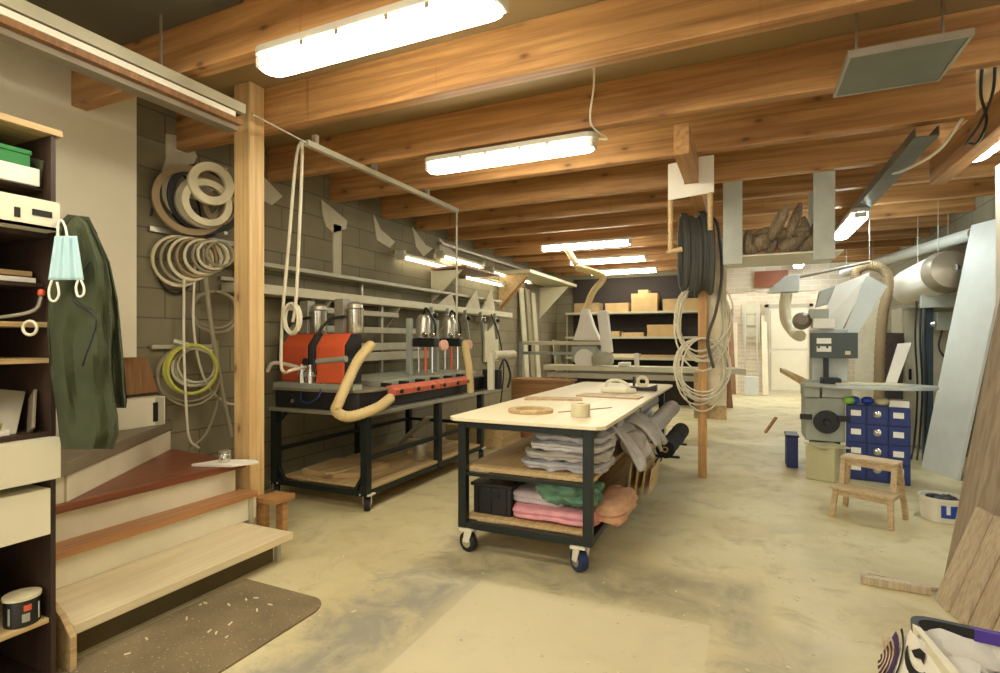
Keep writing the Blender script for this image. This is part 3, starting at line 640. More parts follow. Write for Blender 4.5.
t = thing('control_cabinet', 'white narrow end panel with pale yellow pressure tank at the bench end', 'machine', (-2.95, 6.35, .866))
M().box(-2.98, -2.9, 6.22, 6.28, .867, 1.34).build('end_panel', m_white, t, bevel=.006)
M().cyl((-2.93, 6.3, 1.3), (-2.93, 6.95, 1.3), .06).build('tank', m_creamroll, t, True)
M().box(-3.1, -2.86, 6.32, 6.42, .867, 1.12).build('valve_block', m_black, t, bevel=.01)
M().tube(smoothpath([(-2.9, 6.4, 1.1), (-2.84, 6.45, 1.25), (-2.78, 6.5, 1.05), (-2.8, 6.46, .88)], 6), .015).build('tube', m_black, t, True)
# rails along the back of the bench and shelf beams on the wall
t = thing('rail_rack', 'pale horizontal steel rails behind the orange drilling units', 'rack', (-4.2, 5.5, 1.2))
for x, z, r, y1 in ((-4.12, 1.82, .03, 5.9), (-4.12, 1.62, .035, 6.6), (-4.1, 1.42, .045, 6.4), (-4.1, 1.3, .05, 6.6)):
    M().box(x - .02, x + .02, 4.02, y1, z - r, z + r).build('rail', m_palegrey, t, bevel=.004)
for y in (4.4, 5.6): M().box(-4.18, -4.14, y - .02, y + .02, 1.05, 1.95).build('upright', m_alu, t)
for y in (4.3,): M().box(-4.14, -4.08, y - .04, y + .04, 1.05, 1.9).build('upright', m_palegrey, t)
t = thing('wall_shelf', 'long cream steel shelf beam on the wall above the machine bench', 'shelf', (-4.2, 6.5, 1.9))
M().box(-4.33, -4.06, 3.45, 9.6, 1.93, 2.02).build('board', m_cream, t, bevel=.004)
for y in (4.6, 5.9, 7.3, 9.0): M().prism([(-4.34, y, 1.93), (-4.08, y, 1.93), (-4.34, y, 1.62)], (0, .03, 0)).build('bracket', m_palegrey, t)
t = thing('wall_shelf', 'thin pale shelf edge running along the wall above the cream shelf beam', 'shelf', (-4.25, 6.5, 2.2))
M().box(-4.34, -4.15, 3.3, 9.3, 2.2, 2.24).build('board', m_palegrey, t, bevel=.003)
for y in (3.6, 5.4): M().box(-4.34, -4.3, y, y + .03, 2.021, 2.2).build('support', m_alu, t)
# things lying on the bench's bottom shelf
t = tag(M().prism([(-3.9, 4.0, .207), (-3.5, 3.98, .207), (-3.3, 4.1, .207), (-3.25, 4.5, .207), (-3.6, 4.75, .207), (-3.95, 4.5, .207)], (0, 0, .05)).build('cardboard', m_card, bevel=.004), 'flat cardboard piece lying on the bottom shelf of the machine bench', 'cardboard')
t = tag(M().prism([(-3.62, 3.95, .258), (-3.52, 3.9, .258), (-3.46, 3.96, .258), (-3.4, 4.25, .258), (-3.52, 4.3, .258)], (0, 0, .02)).build('paddle', m_shelfwood, bevel=.004), 'pale wooden paddle on the flat cardboard under the machine bench', 'paddle')
t = tag(M().lathe((-3.2, 5.0, .206), [(.07, 0), (.075, .006), (.075, .17), (.07, .175)]).build('tin', m_alu, smooth=True), 'silver tin on the bottom shelf of the machine bench beside the middle leg', 'tin')
tag(M().box(-3.5, -3.12, 5.2, 5.95, .207, .25).build('board_offcut', m_shelfwood, bevel=.003), 'pale board offcut at the far end of the bench bottom shelf', 'offcut')
tag(M().bar((-3.9, 5.6, .21), (-3.3, 5.35, .62), .1, .02).build('slat', m_palegrey, bevel=.003), 'pale slat leaning under the machine bench', 'slat')

def D(px, py, t): return Vector((0, 0, EYE)) + (FW + RT * ((px - 500) / F_PX) + Vector((0, 0, (HOR - py) / F_PX))) * t
# ------------------------------------------------------------------ dark cabinet at the left edge
CX, CY1, CY0, CB = -2.75, 1.37, .55, -3.2
t = thing('shelf_cabinet', 'tall dark open shelf cabinet at the left edge with pale shelf boards', 'cabinet', (-2.97, .95, 0))
M().box(CB, CX, CY1 - .02, CY1, 0, 2.39).build('side_panel', m_dkwood, t, bevel=.002)
M().box(CB, CX, CY0, CY0 + .02, 0, 2.39).build('side_panel', m_dkwood, t, bevel=.002)
M().box(CB - .012, CB, CY0, CY1, 0, 2.39).build('back_panel', m_dkply, t)
M().box(CB - .01, CX + .012, CY0 - .02, CY1 + .02, 2.391, 2.42).build('top', m_shelfwood, t, bevel=.003)
for z, mt in ((1.94, m_dkwood), (1.555, m_shelfwood), (1.40, m_shelfwood), (1.08, m_dkwood), (.27, m_shelfwood), (.02, m_dkwood)):
    M().box(CB, CX - .01, CY0 + .021, CY1 - .021, z, z + .022).build('shelf', mt, t, bevel=.002)
d = M().box(CX - .3, CX + .04, CY0 + .03, CY1 + .0, .9, 1.08).build('drawer', m_white, t, bevel=.004)
d2 = M().box(CX - .3, CX + .012, CY0 + .03, CY1 - .025, .66, .86).build('drawer', m_white, t, bevel=.004)
def box_thing(name, x0, x1, y0, y1, z0, h, mat, label, cat='box', lid=None):
    t = thing(name, label, cat, ((x0 + x1) / 2, (y0 + y1) / 2, z0))
    M().box(x0, x1, y0, y1, z0, z0 + h * (.72 if lid else 1)).build('body', mat, t, bevel=.003)
    if lid: M().box(x0 - .004, x1 + .004, y0 - .004, y1 + .004, z0 + h * .72, z0 + h).build('lid', lid, t, bevel=.003)
    return t
SZ = 1.963
def tray(x0, x1, y0, y1, z0):
    t = thing('shoe_box', 'white open cardboard box with rounded side jutting out of the top cabinet shelf', 'box', ((x0 + x1) / 2, (y0 + y1) / 2, z0))
    M().box(x0, x1, y0, y1, z0, z0 + .012).build('bottom', m_paper, t)
    M().box(x1 - .01, x1, y0, y1, z0, z0 + .12).build('front', m_white, t)
    M().prism([(x0, y0, z0), (x1, y0, z0), (x1, y0, z0 + .12), (x1 - .07, y0, z0 + .14), (x1 - .12, y0, z0 + .185), (x0, y0, z0 + .185)], (0, .01, 0)).build('side', m_white, t)
    M().box(x1, x1 + .003, y1 - .1, y1 - .03, z0 + .05, z0 + .075).box(x1, x1 + .003, y1 - .16, y1 - .14, z0 + .03, z0 + .07).build('print', m_black, t)
tray(-2.98, -2.66, 1.1, 1.34, SZ)
tag(M().blob((-2.99, 1.27, SZ + .1), (.2, .14, .16), .8, .008, 8, 2, 12).build('cap', m_card, smooth=True), 'brown felt cap stuffed behind the white shoe box', 'cap')
box_thing('box', -3.14, -2.78, .95, 1.325, SZ + .2, .075, m_paper, 'flat white printed box under the green box on the top cabinet shelf')
box_thing('box', -3.12, -2.79, .95, 1.295, SZ + .277, .07, m_green, 'green cardboard box on top of the white box in the cabinet', 'box', m_green)
tag(M().prism([(-3.0, 1.336, SZ + .2), (-2.82, 1.336, SZ + .2), (-2.79, 1.336, SZ + .32), (-2.95, 1.336, SZ + .36)], (0, .012, 0)).build('sleeve', m_jacket, bevel=.004), 'dark folder standing against the cabinet side panel', 'folder')
sh = M().box(CB + .01, -2.8, .7, 1.345, SZ + .19, SZ + .198).build('shelf', m_dkwood, bpy.data.objects['shelf_cabinet'])
for i, (x, dz, mt, lb) in enumerate(((-2.92, 0, m_paper, 'loose white papers on the middle cabinet shelf, upper sheet'), (-2.95, .03, m_card, 'tan envelope lying on the papers in the cabinet'))):
    tag(M().box(x - .12, x + .1, 1.1, 1.33, 1.578 + .17 + dz, 1.6 + .17 + dz).build('papers', mt, bevel=.002), lb, 'paper')
M().box(CB + .01, -2.8, .7, 1.345, 1.73, 1.747).build('shelf', m_dkwood, bpy.data.objects['shelf_cabinet'])
tag(M().lathe((-2.78, 1.33, 1.69), [(.008, 0), (.014, .006), (.014, .022), (.008, .03)], n=12).build('red_knob', m_red, smooth=True), 'small red plastic knob hanging on the cabinet side', 'knob')
tag(M().tube(smoothpath([(-2.78, 1.33, 1.688), (-2.79, 1.31, 1.63), (-2.85, 1.24, 1.6), (-2.95, 1.15, 1.59)]), .008).build('cord', m_alu, smooth=True), 'grey cord coming down from the red knob in the cabinet', 'cord')
tag(M().tube([D(30 + 7 * math.cos(a), 328 + 7 * math.sin(a), 2.24) for a in [k * math.pi / 8 for k in range(16)]] , .006, closed=True).build('rubber_loop', m_whitecable, smooth=True), 'white rubber loop hanging over the pale cabinet shelf', 'loop')
tag(M().bar((-2.85, 1.2, 1.103), (-2.95, 1.28, 1.28), .13, .012, (.3, 1, 0)).build('book', m_alu, bevel=.002), 'grey book leaning on the lower cabinet shelf', 'book')
tag(M().bar((-2.8, 1.3, 1.103), (-2.88, 1.345, 1.26), .1, .012, (1, -.3, 0)).build('book', m_greylam, bevel=.002), 'slim dark book leaning beside the grey book in the cabinet', 'book')
tag(M().blob((-2.83, 1.15, 1.15), (.12, .1, .03), .5, .004, 8, 3, 8).build('glove', m_yellow, smooth=True), 'yellow work glove lying at the cabinet edge', 'glove')
box_thing('box', -2.95, -2.78, 1.06, 1.22, 1.103, .025, m_paper, 'thin white box under the yellow glove')
t = thing('paint_can', 'dark printed can with pale lid on the low cabinet shelf', 'can', (-2.82, 1.28, .293))
M().lathe((-2.815, 1.277, .293), [(.058, 0), (.062, .004), (.062, .105), (.06, .11)]).build('body', m_black, t, True)
M().lathe((-2.815, 1.277, .404), [(.066, 0), (.066, .012), (.05, .013)]).build('lid', m_creamroll, t, True)
for k, (a0, z0, z1, mt) in enumerate(((-20, .36, .385, m_red), (-25, .315, .35, m_machgrey), (30, .31, .38, m_paper), (-70, .31, .38, m_machgrey))):
    pp = [(-2.815 + .0635 * math.cos(R(a0 + j * 8)), 1.277 + .0635 * math.sin(R(a0 + j * 8))) for j in range(4 if k < 2 else 2)]
    m = M(); m.add([(x, y, z) for x, y in pp for z in (z0, z1)], [(2 * j, 2 * j + 2, 2 * j + 3, 2 * j + 1) for j in range(len(pp) - 1)]); m.build('label_print', mt, t)
box_thing('tool_case', -3.1, -2.83, .9, 1.16, .293, .2, m_black, 'black tool case behind the can on the low cabinet shelf', 'case', m_dkply)
# jacket
t = thing('jacket', 'long olive green jacket hanging on the corner of the dark cabinet', 'jacket', (-2.6, 1.42, .9))
rows = [(216, 68, 80, .02), (226, 60, 90, .06), (242, 56, 98, .09), (262, 51, 107, .11), (290, 49, 112, .12), (330, 47, 112, .13), (370, 50, 112, .13), (395, 54, 114, .12), (415, 57, 118, .12), (434, 59, 119, .11), (449, 62, 113, .09)]
def loft(rows, depth, nz=5, n=40, fold=.018, seed=0):
    m = M(); vs = []; L = []
    for a, b in zip(rows, rows[1:]):
        for k in range(nz): f = k / nz; L.append([a[i] * (1 - f) + b[i] * f for i in range(4)])
    L.append(list(rows[-1]))
    for i, (y, xa, xb, dp) in enumerate(L):
        for j in range(n):
            a = 2 * math.pi * j / n; ca, sa = math.cos(a), math.sin(a)
            ca = math.copysign(abs(ca) ** .8, ca); sa = math.copysign(abs(sa) ** .7, sa)
            f = fold * (math.sin(a * 7 + y * .02 + seed) + .8 * noise.noise((a * 2, y * .03, seed)) * 2 + .6 * math.sin(y * .09 + a * 2)) * min(1, i / 8)
            vs.append(D((xa + xb) / 2 + ca * (xb - xa) / 2, y, depth + sa * dp + f))
    k = len(L)
    m.add(vs, [(i * n + j, i * n + (j + 1) % n, (i + 1) * n + (j + 1) % n, (i + 1) * n + j) for i in range(k - 1) for j in range(n)] + [tuple(range(n)), tuple((k - 1) * n + j for j in range(n))])
    return m
loft(rows, 2.34).build('body', m_jacket, t, True)
loft([(236, 84, 98, .03), (262, 92, 110, .06), (300, 98, 118, .07), (340, 102, 122, .07), (375, 106, 125, .06), (402, 110, 127, .055), (408, 114, 126, .05)], 2.4, seed=3).build('sleeve', m_jacket, t, True)
M().tube([D(60, 226, 2.3), D(70, 220, 2.32), D(84, 222, 2.35), D(90, 234, 2.38), D(95, 262, 2.36), D(93, 285, 2.27)], [.012, .025, .03, .028, .022, .01], 10).build('collar', plain('dark_olive_collar', (48, 54, 36), .95), t, True)
M().tube(smoothpath([D(90, 262, 2.2), D(76, 283, 2.2), D(74, 300, 2.2), D(96, 320, 2.2), D(82, 366, 2.2)]), .004).build('drawstring', m_black, t, True)
# face mask
t = thing('face_mask', 'pale blue disposable face mask hanging by its loop in front of the green jacket', 'mask', D(66, 280, 2.16))
def msk(u, v): return D(55 + 22 * u + (v) * (-7 + 14 * u), 236 + 44 * v, 2.16 + .006 * math.sin(u * 18) + .02 * (u - .5) ** 2)
M().grid(msk, 24, 12).build('cloth', m_mask, t, True, solid=.004)
for pts in ([(52, 280), (49, 290), (50, 299), (55, 301), (59, 294), (57, 282)], [(78, 280), (76, 288), (78, 296), (83, 295), (84, 288), (81, 280)], [(58, 236), (58, 226), (61, 220), (65, 226), (67, 236)]):
    M().tube(smoothpath([D(x, y, 2.16) for x, y in pts], 5), .0045, 8).build('ear_loop', m_paper, t, True)

# ------------------------------------------------------------------ coils on the block wall by the stairs
def W(px, py, x=-4.22): return P(px, py, X=x)
t = thing('hose_hook', 'steel peg in the block wall carrying the tape rolls', 'hook', W(218, 172))
M().cyl(W(212, 176, -4.36), W(226, 169, -3.95), .014).build('peg', m_alu, t, True)
t = thing('hose_hook', 'steel peg in the block wall carrying the row of cream coils', 'hook', W(218, 240))
M().cyl(W(205, 238, -4.36), W(226, 233, -3.95), .014).build('peg', m_alu, t, True)
M().box(-4.36, -4.32, 2.8, 3.7, P(200, 238, X=-4.34).z - .02, P(200, 238, X=-4.34).z + .02).build('rail', m_alu, t)
ax = (.93, -.36, 0)
for px, py, ro_, ri_, h, mt, x, lb in (
    (211, 184, 20, 12.5, .05, m_creamroll, -4.02, 'cream tape roll, frontmost on the upper wall peg'),
    (206, 200, 34, 28, .07, m_darkroll, -4.17, 'wide black tape roll behind the cream roll'),
    (203, 203, 24, 18, .05, m_greyroll, -4.1, 'grey tape roll hanging inside the black roll'),
    (207, 203, 22, 16, .05, m_creamroll, -4.06, 'thin cream tape roll just behind the frontmost roll'),
    (191, 201, 33, 27, .06, m_brownroll, -4.2, 'tan tape roll at the left behind the black roll'),
    (221, 208, 17, 12, .05, m_brownroll, -4.12, 'small tan tape roll at the right of the upper peg'),
    (193, 196, 27, 22, .05, m_greyroll, -4.22, 'grey tape roll between the tan and black rolls')):
    k = .0087; tag(M().ring(W(px, py, x), ax, ri_ * k, ro_ * k, h, 40).build('tape_roll', mt, smooth=True), lb, 'roll', 'tape rolls on the wall peg')
cols = [m_creamroll, m_greyroll, m_creamroll, m_brownroll, m_creamroll, m_greyroll, m_creamroll, m_greyroll]
nm = ['first', 'second', 'third', 'fourth', 'fifth', 'sixth', 'seventh', 'last']
for i in range(8):
    px = 178 + i * 6.3 if i < 6 else 206 + (i - 5) * 7
    tag(M().coil(W(px, 258 + (3 - i) * .9, -4.26 + .03 * i), (.93, -.36, 0), .185 - .012 * i, .2 - .014 * i, 3, .011, .03, .04, 30 + i).build('cord_coil', cols[i], smooth=True), nm[i] + ' cord coil from the left in the row on the lower wall peg', 'coil', 'cord coils in a row on the wall')
tag(M().coil(W(215, 311, -4.2), ax, .17, .17, 3, .014, .05, .12, 5).build('hose_coil', m_greyroll, smooth=True), 'small grey hose coil hanging below the row of cord coils', 'coil')
tag(M().coil(W(192, 369, -4.18), ax, .19, .2, 4, .014, .06, .07, 6).build('hose_coil', m_yellow, smooth=True), 'yellow green hose coil low on the block wall', 'coil')
tag(M().coil(W(196, 366, -4.26), ax, .16, .15, 3, .012, .04, .25, 8).build('hose_coil', m_whitecable, smooth=True), 'white hose coil hanging inside the yellow green one', 'coil')
tag(M().coil(W(190, 375, -4.22), ax, .24, .24, 2, .009, .04, .08, 9).build('cable_coil', m_greyroll, smooth=True), 'thin grey cable loop behind the yellow green coil', 'coil')
tag(M().tube([W(150 + 26 * (1 - math.cos(a)) , 235 - 62 * math.sin(a) * (1 if a < math.pi else .95), -4.33) for a in [k * math.pi / 20 for k in range(2, 36)]], .009).build('black_cable', m_black, smooth=True), 'thin black cable loop hanging behind the tape rolls', 'cable')
def hz(pts, r, mt, lb, x=-4.15): return tag(M().tube(smoothpath([W(a, b, x) for a, b in pts]), r).build('hose', mt, smooth=True), lb, 'hose')
hz([(202, 240), (205, 275), (212, 330), (222, 390), (232, 437)], .018, m_greyroll, 'thick grey hose hanging down to the mahogany tread')
hz([(184, 278), (184, 350), (187, 420), (190, 440), (199, 448)], .01, m_whitecable, 'thin white hose hanging from the left of the coil row to the stair foot')
hz([(195, 262), (194, 330), (205, 380), (225, 402), (243, 404)], .01, m_whitecable, 'thin white hose swinging right behind the timber post', -4.2)
hz([(217, 340), (218, 395), (208, 430), (196, 444), (190, 450)], .011, m_greyroll, 'grey hose curving down to the foot of the block wall', -4.2)
for a, b, lb in (((151, 347), (212, 352), 'lower pale steel strip fixed on the block wall behind the yellow coil'), ((220, 278), (240, 276), 'pale pipe stub on the block wall beside the timber post')):
    q = W(*a, -4.33), W(*b, -4.33); tag(M().bar(q[0], (q[1].x, q[1].y, q[0].z), .03, .035, (1, 0, 0)).build('strip', m_palegrey, bevel=.003), lb, 'strip')
tag(M().cyl(W(174, 341, -4.3), W(212, 352, -4.1), .02).build('peg', m_whitecable, smooth=True), 'pale peg carrying the yellow green coil', 'peg')

# ------------------------------------------------------------------ overhead pipes and cables
t = thing('ceiling_rail', 'slim steel rail running under the beams from the timber post towards the wall lamps', 'rail', (-3.08, 4.4, 3.0))
M().bar((-3.08, 3.2, 3.02), (-3.08, 5.62, 3.02), .045, .045).build('rail', m_palegrey, t, bevel=.003)
M().cyl((-3.08, 2.7, 3.05), (-3.08, 3.2, 3.02), .007).build('wire', m_alu, t)
for y in (3.3, 4.05, 4.95): M().box(-3.1, -3.06, y - .02, y + .02, 3.043, 3.11).build('hanger', m_alu, t)
tag(M().cyl((-3.08, 5.6, 2.998), (-3.08, 5.6, 1.6), .012, n=8).build('drop_cable', m_palegrey), 'straight grey cable dropping from the end of the steel rail', 'cable')
t = thing('air_hose', 'white air hose looped over the steel rail and coiled in front of the orange units', 'hose', (-3.08, 3.45, 1.5))
M().tube(smoothpath([P(a, b, Y=3.35) for a, b in ((302, 140), (296, 160), (289, 240), (283, 310), (281, 360), (284, 372), (292, 370))] + [Vector((-3.7, 3.84, 1.25))], 10), .013).build('strand', m_whitecable, t, True)
M().tube(smoothpath([P(a, b, Y=3.35) for a, b in ((302, 140), (302, 165), (299, 240), (296, 300), (293, 322))], 10), .013).build('strand', m_whitecable, t, True)
M().coil(P(292, 318, Y=3.36), (.2, -1, 0), .075, .12, 4, .011, .04, .12, 12).build('coil', m_whitecable, t, True)
# heater panel
t = thing('heater_panel', 'flat grey radiant heater panel hanging under the beams at the upper right', 'heater', (.76, 3.56, 2.98))
M().box(.5, 1.0, 3.33, 3.83, 2.975, 3.0).build('panel', m_heat, t, bevel=.003)
M().box(.49, 1.01, 3.32, 3.335, 2.97, 3.005).box(.49, 1.01, 3.825, 3.84, 2.97, 3.005).box(.49, .505, 3.335, 3.825, 2.97, 3.005).box(.995, 1.01, 3.335, 3.825, 2.97, 3.005).build('frame', m_alu, t)
for x in (.55, .93): M().box(x, x + .012, 3.5, 3.512, 3.001, 3.42).build('hanger', m_alu, t)
# cable tray
t = thing('cable_tray', 'dark steel cable tray running away under the beams at the right', 'tray', (1.2, 7.2, 2.98))
M().box(1.14, 1.29, 4.9, 9.9, 2.985, 2.995).box(1.14, 1.15, 4.9, 9.9, 2.995, 3.06).box(1.28, 1.29, 4.9, 9.9, 2.995, 3.06).build('channel', plain('dark_galvanised', (104, 104, 92), .4, .6), t)
for y in (5.9, 7.64, 9.45): M().box(1.18, 1.25, y, y + .05, 2.996, 3.1).build('hanger', m_alu, t)
tag(M().tube(smoothpath([(1.42, 4.9, 3.08), (1.36, 5.2, 2.96), (1.24, 5.6, 2.94), (1.2, 6.0, 3.02)]), .012).build('cable', m_whitecable, smooth=True), 'white cable running into the dark cable tray', 'cable')
for k, (dx, lb) in enumerate(((0, 'left black cable hanging by the trimmer beam'), (.06, 'right black cable crossing the other by the trimmer beam'))):
    tag(M().tube(smoothpath([(1.38 + dx, 4.4, 3.3), (1.4 + dx, 4.5, 3.1), (1.46 - dx * .5, 4.6, 2.95), (1.46 - dx, 4.75, 2.86), (1.44, 4.88, 2.9)]), .009).build('cable', m_black, smooth=True), lb, 'cable')

# ------------------------------------------------------------------ hose hanger and coils on the pole
t = thing('hose_hanger', 'white notched board with two wooden pegs nailed round the timber end', 'hanger', (-.43, 5.0, 2.75))
M().prism([(-.62, 5.005, 2.74), (-.24, 5.005, 2.77), (-.24, 5.005, 3.09), (-.365, 5.005, 3.09), (-.365, 5.005, 2.865), (-.485, 5.005, 2.865), (-.485, 5.005, 3.07), (-.62, 5.005, 3.06)], (0, .018, 0)).build('board', m_paper, t, bevel=.002)
for x, z0, z1 in ((-.6, 2.28, 2.74), (-.27, 2.45, 2.77)):
    pg = M().cyl((x, 5.02, z0), (x, 5.02, z1), .022).build('peg', m_shelfwood, t, True)
    if z0 < 2.4: M().cyl((x - .03, 5.02, z0), (x + .1, 5.02, z0 + .02), .022).build('foot', m_shelfwood, pg, True)
for k in range(5):
    tag(M().coil((-.6 + .062 * k, 6.18 + .02 * (k % 2), 2.45 - .03 * (k % 3)), (.93, .32, 0), .16, .41, 4, .02, .045, .04, 40 + k).build('hose_coil', m_black_hose, smooth=True), ('outermost left', 'second', 'middle', 'fourth', 'outermost right')[k] + ' charcoal hose coil in the bundle hanging at the top of the golden pole', 'coil', 'charcoal hose coils on the pole')
tag(M().tube(smoothpath([(-.36, 6.2, 2.85), (-.26, 6.2, 2.7), (-.22, 6.22, 2.2), (-.28, 6.2, 1.8), (-.36, 6.2, 1.5), (-.3, 6.2, 1.2)]), .016).build('hose', m_black_hose, smooth=True), 'single dark hose dropping along the golden pole', 'hose')
for z, rv, ru, nturn, sd, lb in ((1.74, .38, .26, 8, 51, 'upper white cable coil tied to the golden pole'), (1.12, .4, .25, 8, 52, 'lower white cable coil tied to the golden pole')):
    tag(M().coil((-.42, 6.24, z), (.35, -.93, 0), ru, rv, nturn, .009, .1, .3, sd).build('cable_coil', m_whitecable, smooth=True), lb, 'coil')
t = tag(M().box(-.42, -.18, 6.42, 6.45, .78, 2.62).build('board', m_ply, bevel=.003), 'pale plywood board fixed behind the golden pole', 'board')
tag(M().box(-.52, -.18, 6.452, 6.47, .62, 1.14).build('board', m_shelfwood, bevel=.003), 'wide pale board low behind the golden pole', 'board')

# ------------------------------------------------------------------ hanging rack of driftwood
t = thing('hanging_rack', 'grey sheet rack hung from the beams by two straps, full of driftwood', 'rack', (.3, 6.6, 2.34))
for x in (-.2, .6): M().box(x, x + .18, 5.975, 5.985, 2.27, 3.42).build('strap', m_coolmetal, t)
M().box(-.2, .85, 5.99, 6.9, 2.34, 2.355).build('tray', m_paper, t, bevel=.002)
for x in (-.2, .64): M().box(x, x + .05, 6.86, 6.87, 2.356, 3.42).build('strap', m_coolmetal, t)
rnd = random.Random(5)
sticks = [(.02, 2.53, .1, .14, .6), (.1, 2.6, .2, .2, .9), (.2, 2.55, .16, .12, 1.0), (.28, 2.66, .3, .18, .2), (.36, 2.56, .2, .14, .5), (.44, 2.64, .3, .12, 1.2), (.52, 2.57, .2, .13, .9), (.58, 2.66, .32, .12, 1.4), (.26, 2.78, .36, .13, 1.15), (.4, 2.8, .42, .11, 1.25), (.12, 2.7, .2, .12, .4), (.5, 2.72, .26, .1, 1.7), (-.02, 2.6, .26, .12, 1.5), (.34, 2.68, .4, .1, .1), (.18, 2.66, .18, .1, 2.2)]
wd = ['lowest left', 'chunky left', 'dark low', 'broad middle', 'stubby middle', 'tilted middle', 'stubby right', 'upright right', 'tall centre', 'tallest centre', 'short leaning', 'thin right', 'upright left', 'long lying', 'knotty left']
for i, (x, z, ln, th, a) in enumerate(sticks):
    v = Vector((math.cos(a), .5 * math.sin(i * 2.3), math.sin(a))).normalized() * ln / 2; c = Vector((x * 1.02 + .05, 6.12 + .05 * (i % 4), z - .1))
    pts = [c - v, c - v * .4 + Vector((0, 0, .012 * math.sin(i))), c + v * .4, c + v]
    tag(M().tube(pts, [th * .26, th * .48, th * .44, th * .2], 7).build('driftwood', m_driftwood, bevel=.004), wd[i] + ' piece of driftwood in the hanging rack', 'wood', 'driftwood in the hanging rack')

# ------------------------------------------------------------------ panel saw behind the worktable
t = thing('radial_saw', 'pale radial arm saw with long white table rails behind the worktable', 'saw', (-2.2, 8.5, 0))
M().box(-3.42, -3.35, 8.35, 8.42, .0, 1.47).build('upright', m_machgrey, t, bevel=.004)
M().box(-3.35, -2.05, 8.35, 8.42, 1.42, 1.48).build('arm', m_cream, t, bevel=.006)
M().box(-3.35, -2.05, 8.36, 8.41, 1.26, 1.31).build('arm', m_machgrey, t, bevel=.004)
for x in (-3.25, -2.1): M().box(x, x + .04, 8.36, 8.41, 1.311, 1.419).build('spacer', m_black, t)
M().prism([(-2.48, 8.3, 1.49), (-2.05, 8.3, 1.49), (-2.16, 8.3, 1.72), (-2.25, 8.3, 2.0), (-2.34, 8.3, 1.98), (-2.4, 8.3, 1.72)], (0, .2, 0)).build('hood', m_paper, t, bevel=.015)
M().prism([(-2.5, 8.28, 1.15), (-2.05, 8.28, 1.15), (-2.02, 8.28, 1.25), (-2.1, 8.28, 1.41), (-2.5, 8.28, 1.41)], (0, .26, 0)).build('saw_body', m_machgrey, t, bevel=.03)
M().lathe((-2.28, 8.27, 1.2), [(.16, 0), (.16, .012), (.03, .014)], (0, -1, 0), 24).build('blade_guard', m_paper, t, True)
M().bar((-2.0, 8.3, 1.95), (-1.92, 8.3, 1.3), .13, .16).build('column', m_paper, t, bevel=.02)
M().lathe((-2.0, 8.3, 1.12), [(.15, 0), (.17, .03), (.17, .14), (.1, .2)]).build('motor', m_palegrey, t, True)
M().box(-2.95, .02, 8.25, 8.6, 1.02, 1.1).build('table_rail', m_cream, t, bevel=.006)
M().box(-2.9, -.35, 8.3, 8.55, .9, .98).build('table_beam', m_palegrey, t, bevel=.004)
for x in (-2.7, -1.9, -.6): M().box(x, x + .08, 8.35, 8.45, 0, .9).build('leg', m_black, t)
M().box(-1.75, -1.6, 8.24, 8.5, 1.101, 1.16).build('stop', m_white, t, bevel=.01); M().box(-1.52, -1.46, 8.3, 8.4, 1.101, 1.3).build('handle', m_white, t, bevel=.01)
flex([(-2.3, 8.4, 1.96), (-2.18, 8.4, 2.25), (-2.02, 8.4, 2.45), (-2.1, 8.4, 2.54), (-2.45, 8.4, 2.66)], .05, 'dust_hose', m_hose, 'beige dust hose rising from the radial saw to the ceiling')
flex([(-2.45, 8.44, 2.7), (-2.6, 8.56, 2.9), (-2.7, 8.58, 3.1)], .05, 'dust_hose', m_hose, 'short beige dust hose joining the beams above the radial saw')
t = thing('crate', 'large brown wooden crate between the machine bench and the worktable', 'crate', (-2.9, 7.95, 0))
M().box(-3.3, -2.4, 7.75, 8.15, 0, .86).build('body', m_brown, t, bevel=.006); M().box(-3.33, -2.37, 7.72, 8.18, .861, .9).build('lid', m_brown, t, bevel=.004)
tag(M().box(-1.9, -1.0, 7.3, 7.9, .0, .5).build('bin', m_palegrey, bevel=.01), 'pale bin standing on the floor behind the worktable', 'bin')
# ------------------------------------------------------------------ far shelving
t = thing('shelving', 'wide dark backed shelving of pale boards along the far wall', 'shelving', (-2.2, 12.8, 0))
for z in (2.1, 1.53, 1.05, .68): M().box(-3.9, -.55, 12.45, 13.1, z, z + .05).build('shelf', m_palegrey, t, bevel=.003)
M().box(-3.9, -.55, 13.12, 13.15, 0, 3.0).build('back_panel', m_dkply, t)
for x in (-3.92, -.55):
    M().box(x, x + .02, 12.6, 12.65, 0, 2.1).build('upright', m_palegrey, t)
def fb(x0, x1, z0, h, mat, label, cat='box', lid=True):
    return box_thing('cardboard_box' if cat == 'box' else 'board', x0, x1, 12.5, 12.9, z0, h, mat, label, cat, mat if lid else None)
Zt, Zm, Zl = 2.151, 1.581, 1.101
fb(-2.35, -1.78, Zt, .4, m_card, 'tall cardboard box with lid on the top far shelf')
fb(-2.95, -2.42, Zt, .2, m_card, 'low cardboard box left of the tall one on the top far shelf')
fb(-1.66, -.9, Zt, .26, m_card, 'wide cardboard box right of the tall one on the top far shelf')
fb(-3.7, -3.1, Zt, .22, m_brownroll, 'olive bundle box at the left end of the top far shelf')
fb(-2.2, -1.98, Zt + .401, .08, m_card, 'small box lying on the tall cardboard box', lid=False)
fb(-2.0, -1.4, Zm, .26, m_card, 'cardboard box at the right of the second far shelf')
fb(-2.98, -2.62, Zm, .12, m_shelfwood, 'short pale board pile at the left of the second far shelf', 'board', False)
fb(-2.58, -2.08, Zm, .09, m_shelfwood, 'flat pale board on the second far shelf beside the box', 'board', False)
fb(-2.9, -2.2, Zl, .08, m_ply, 'pale board lying at the left of the third far shelf', 'board', False)
fb(-2.15, -.7, Zl, .06, m_card, 'long tan board along the third far shelf', 'board', False)
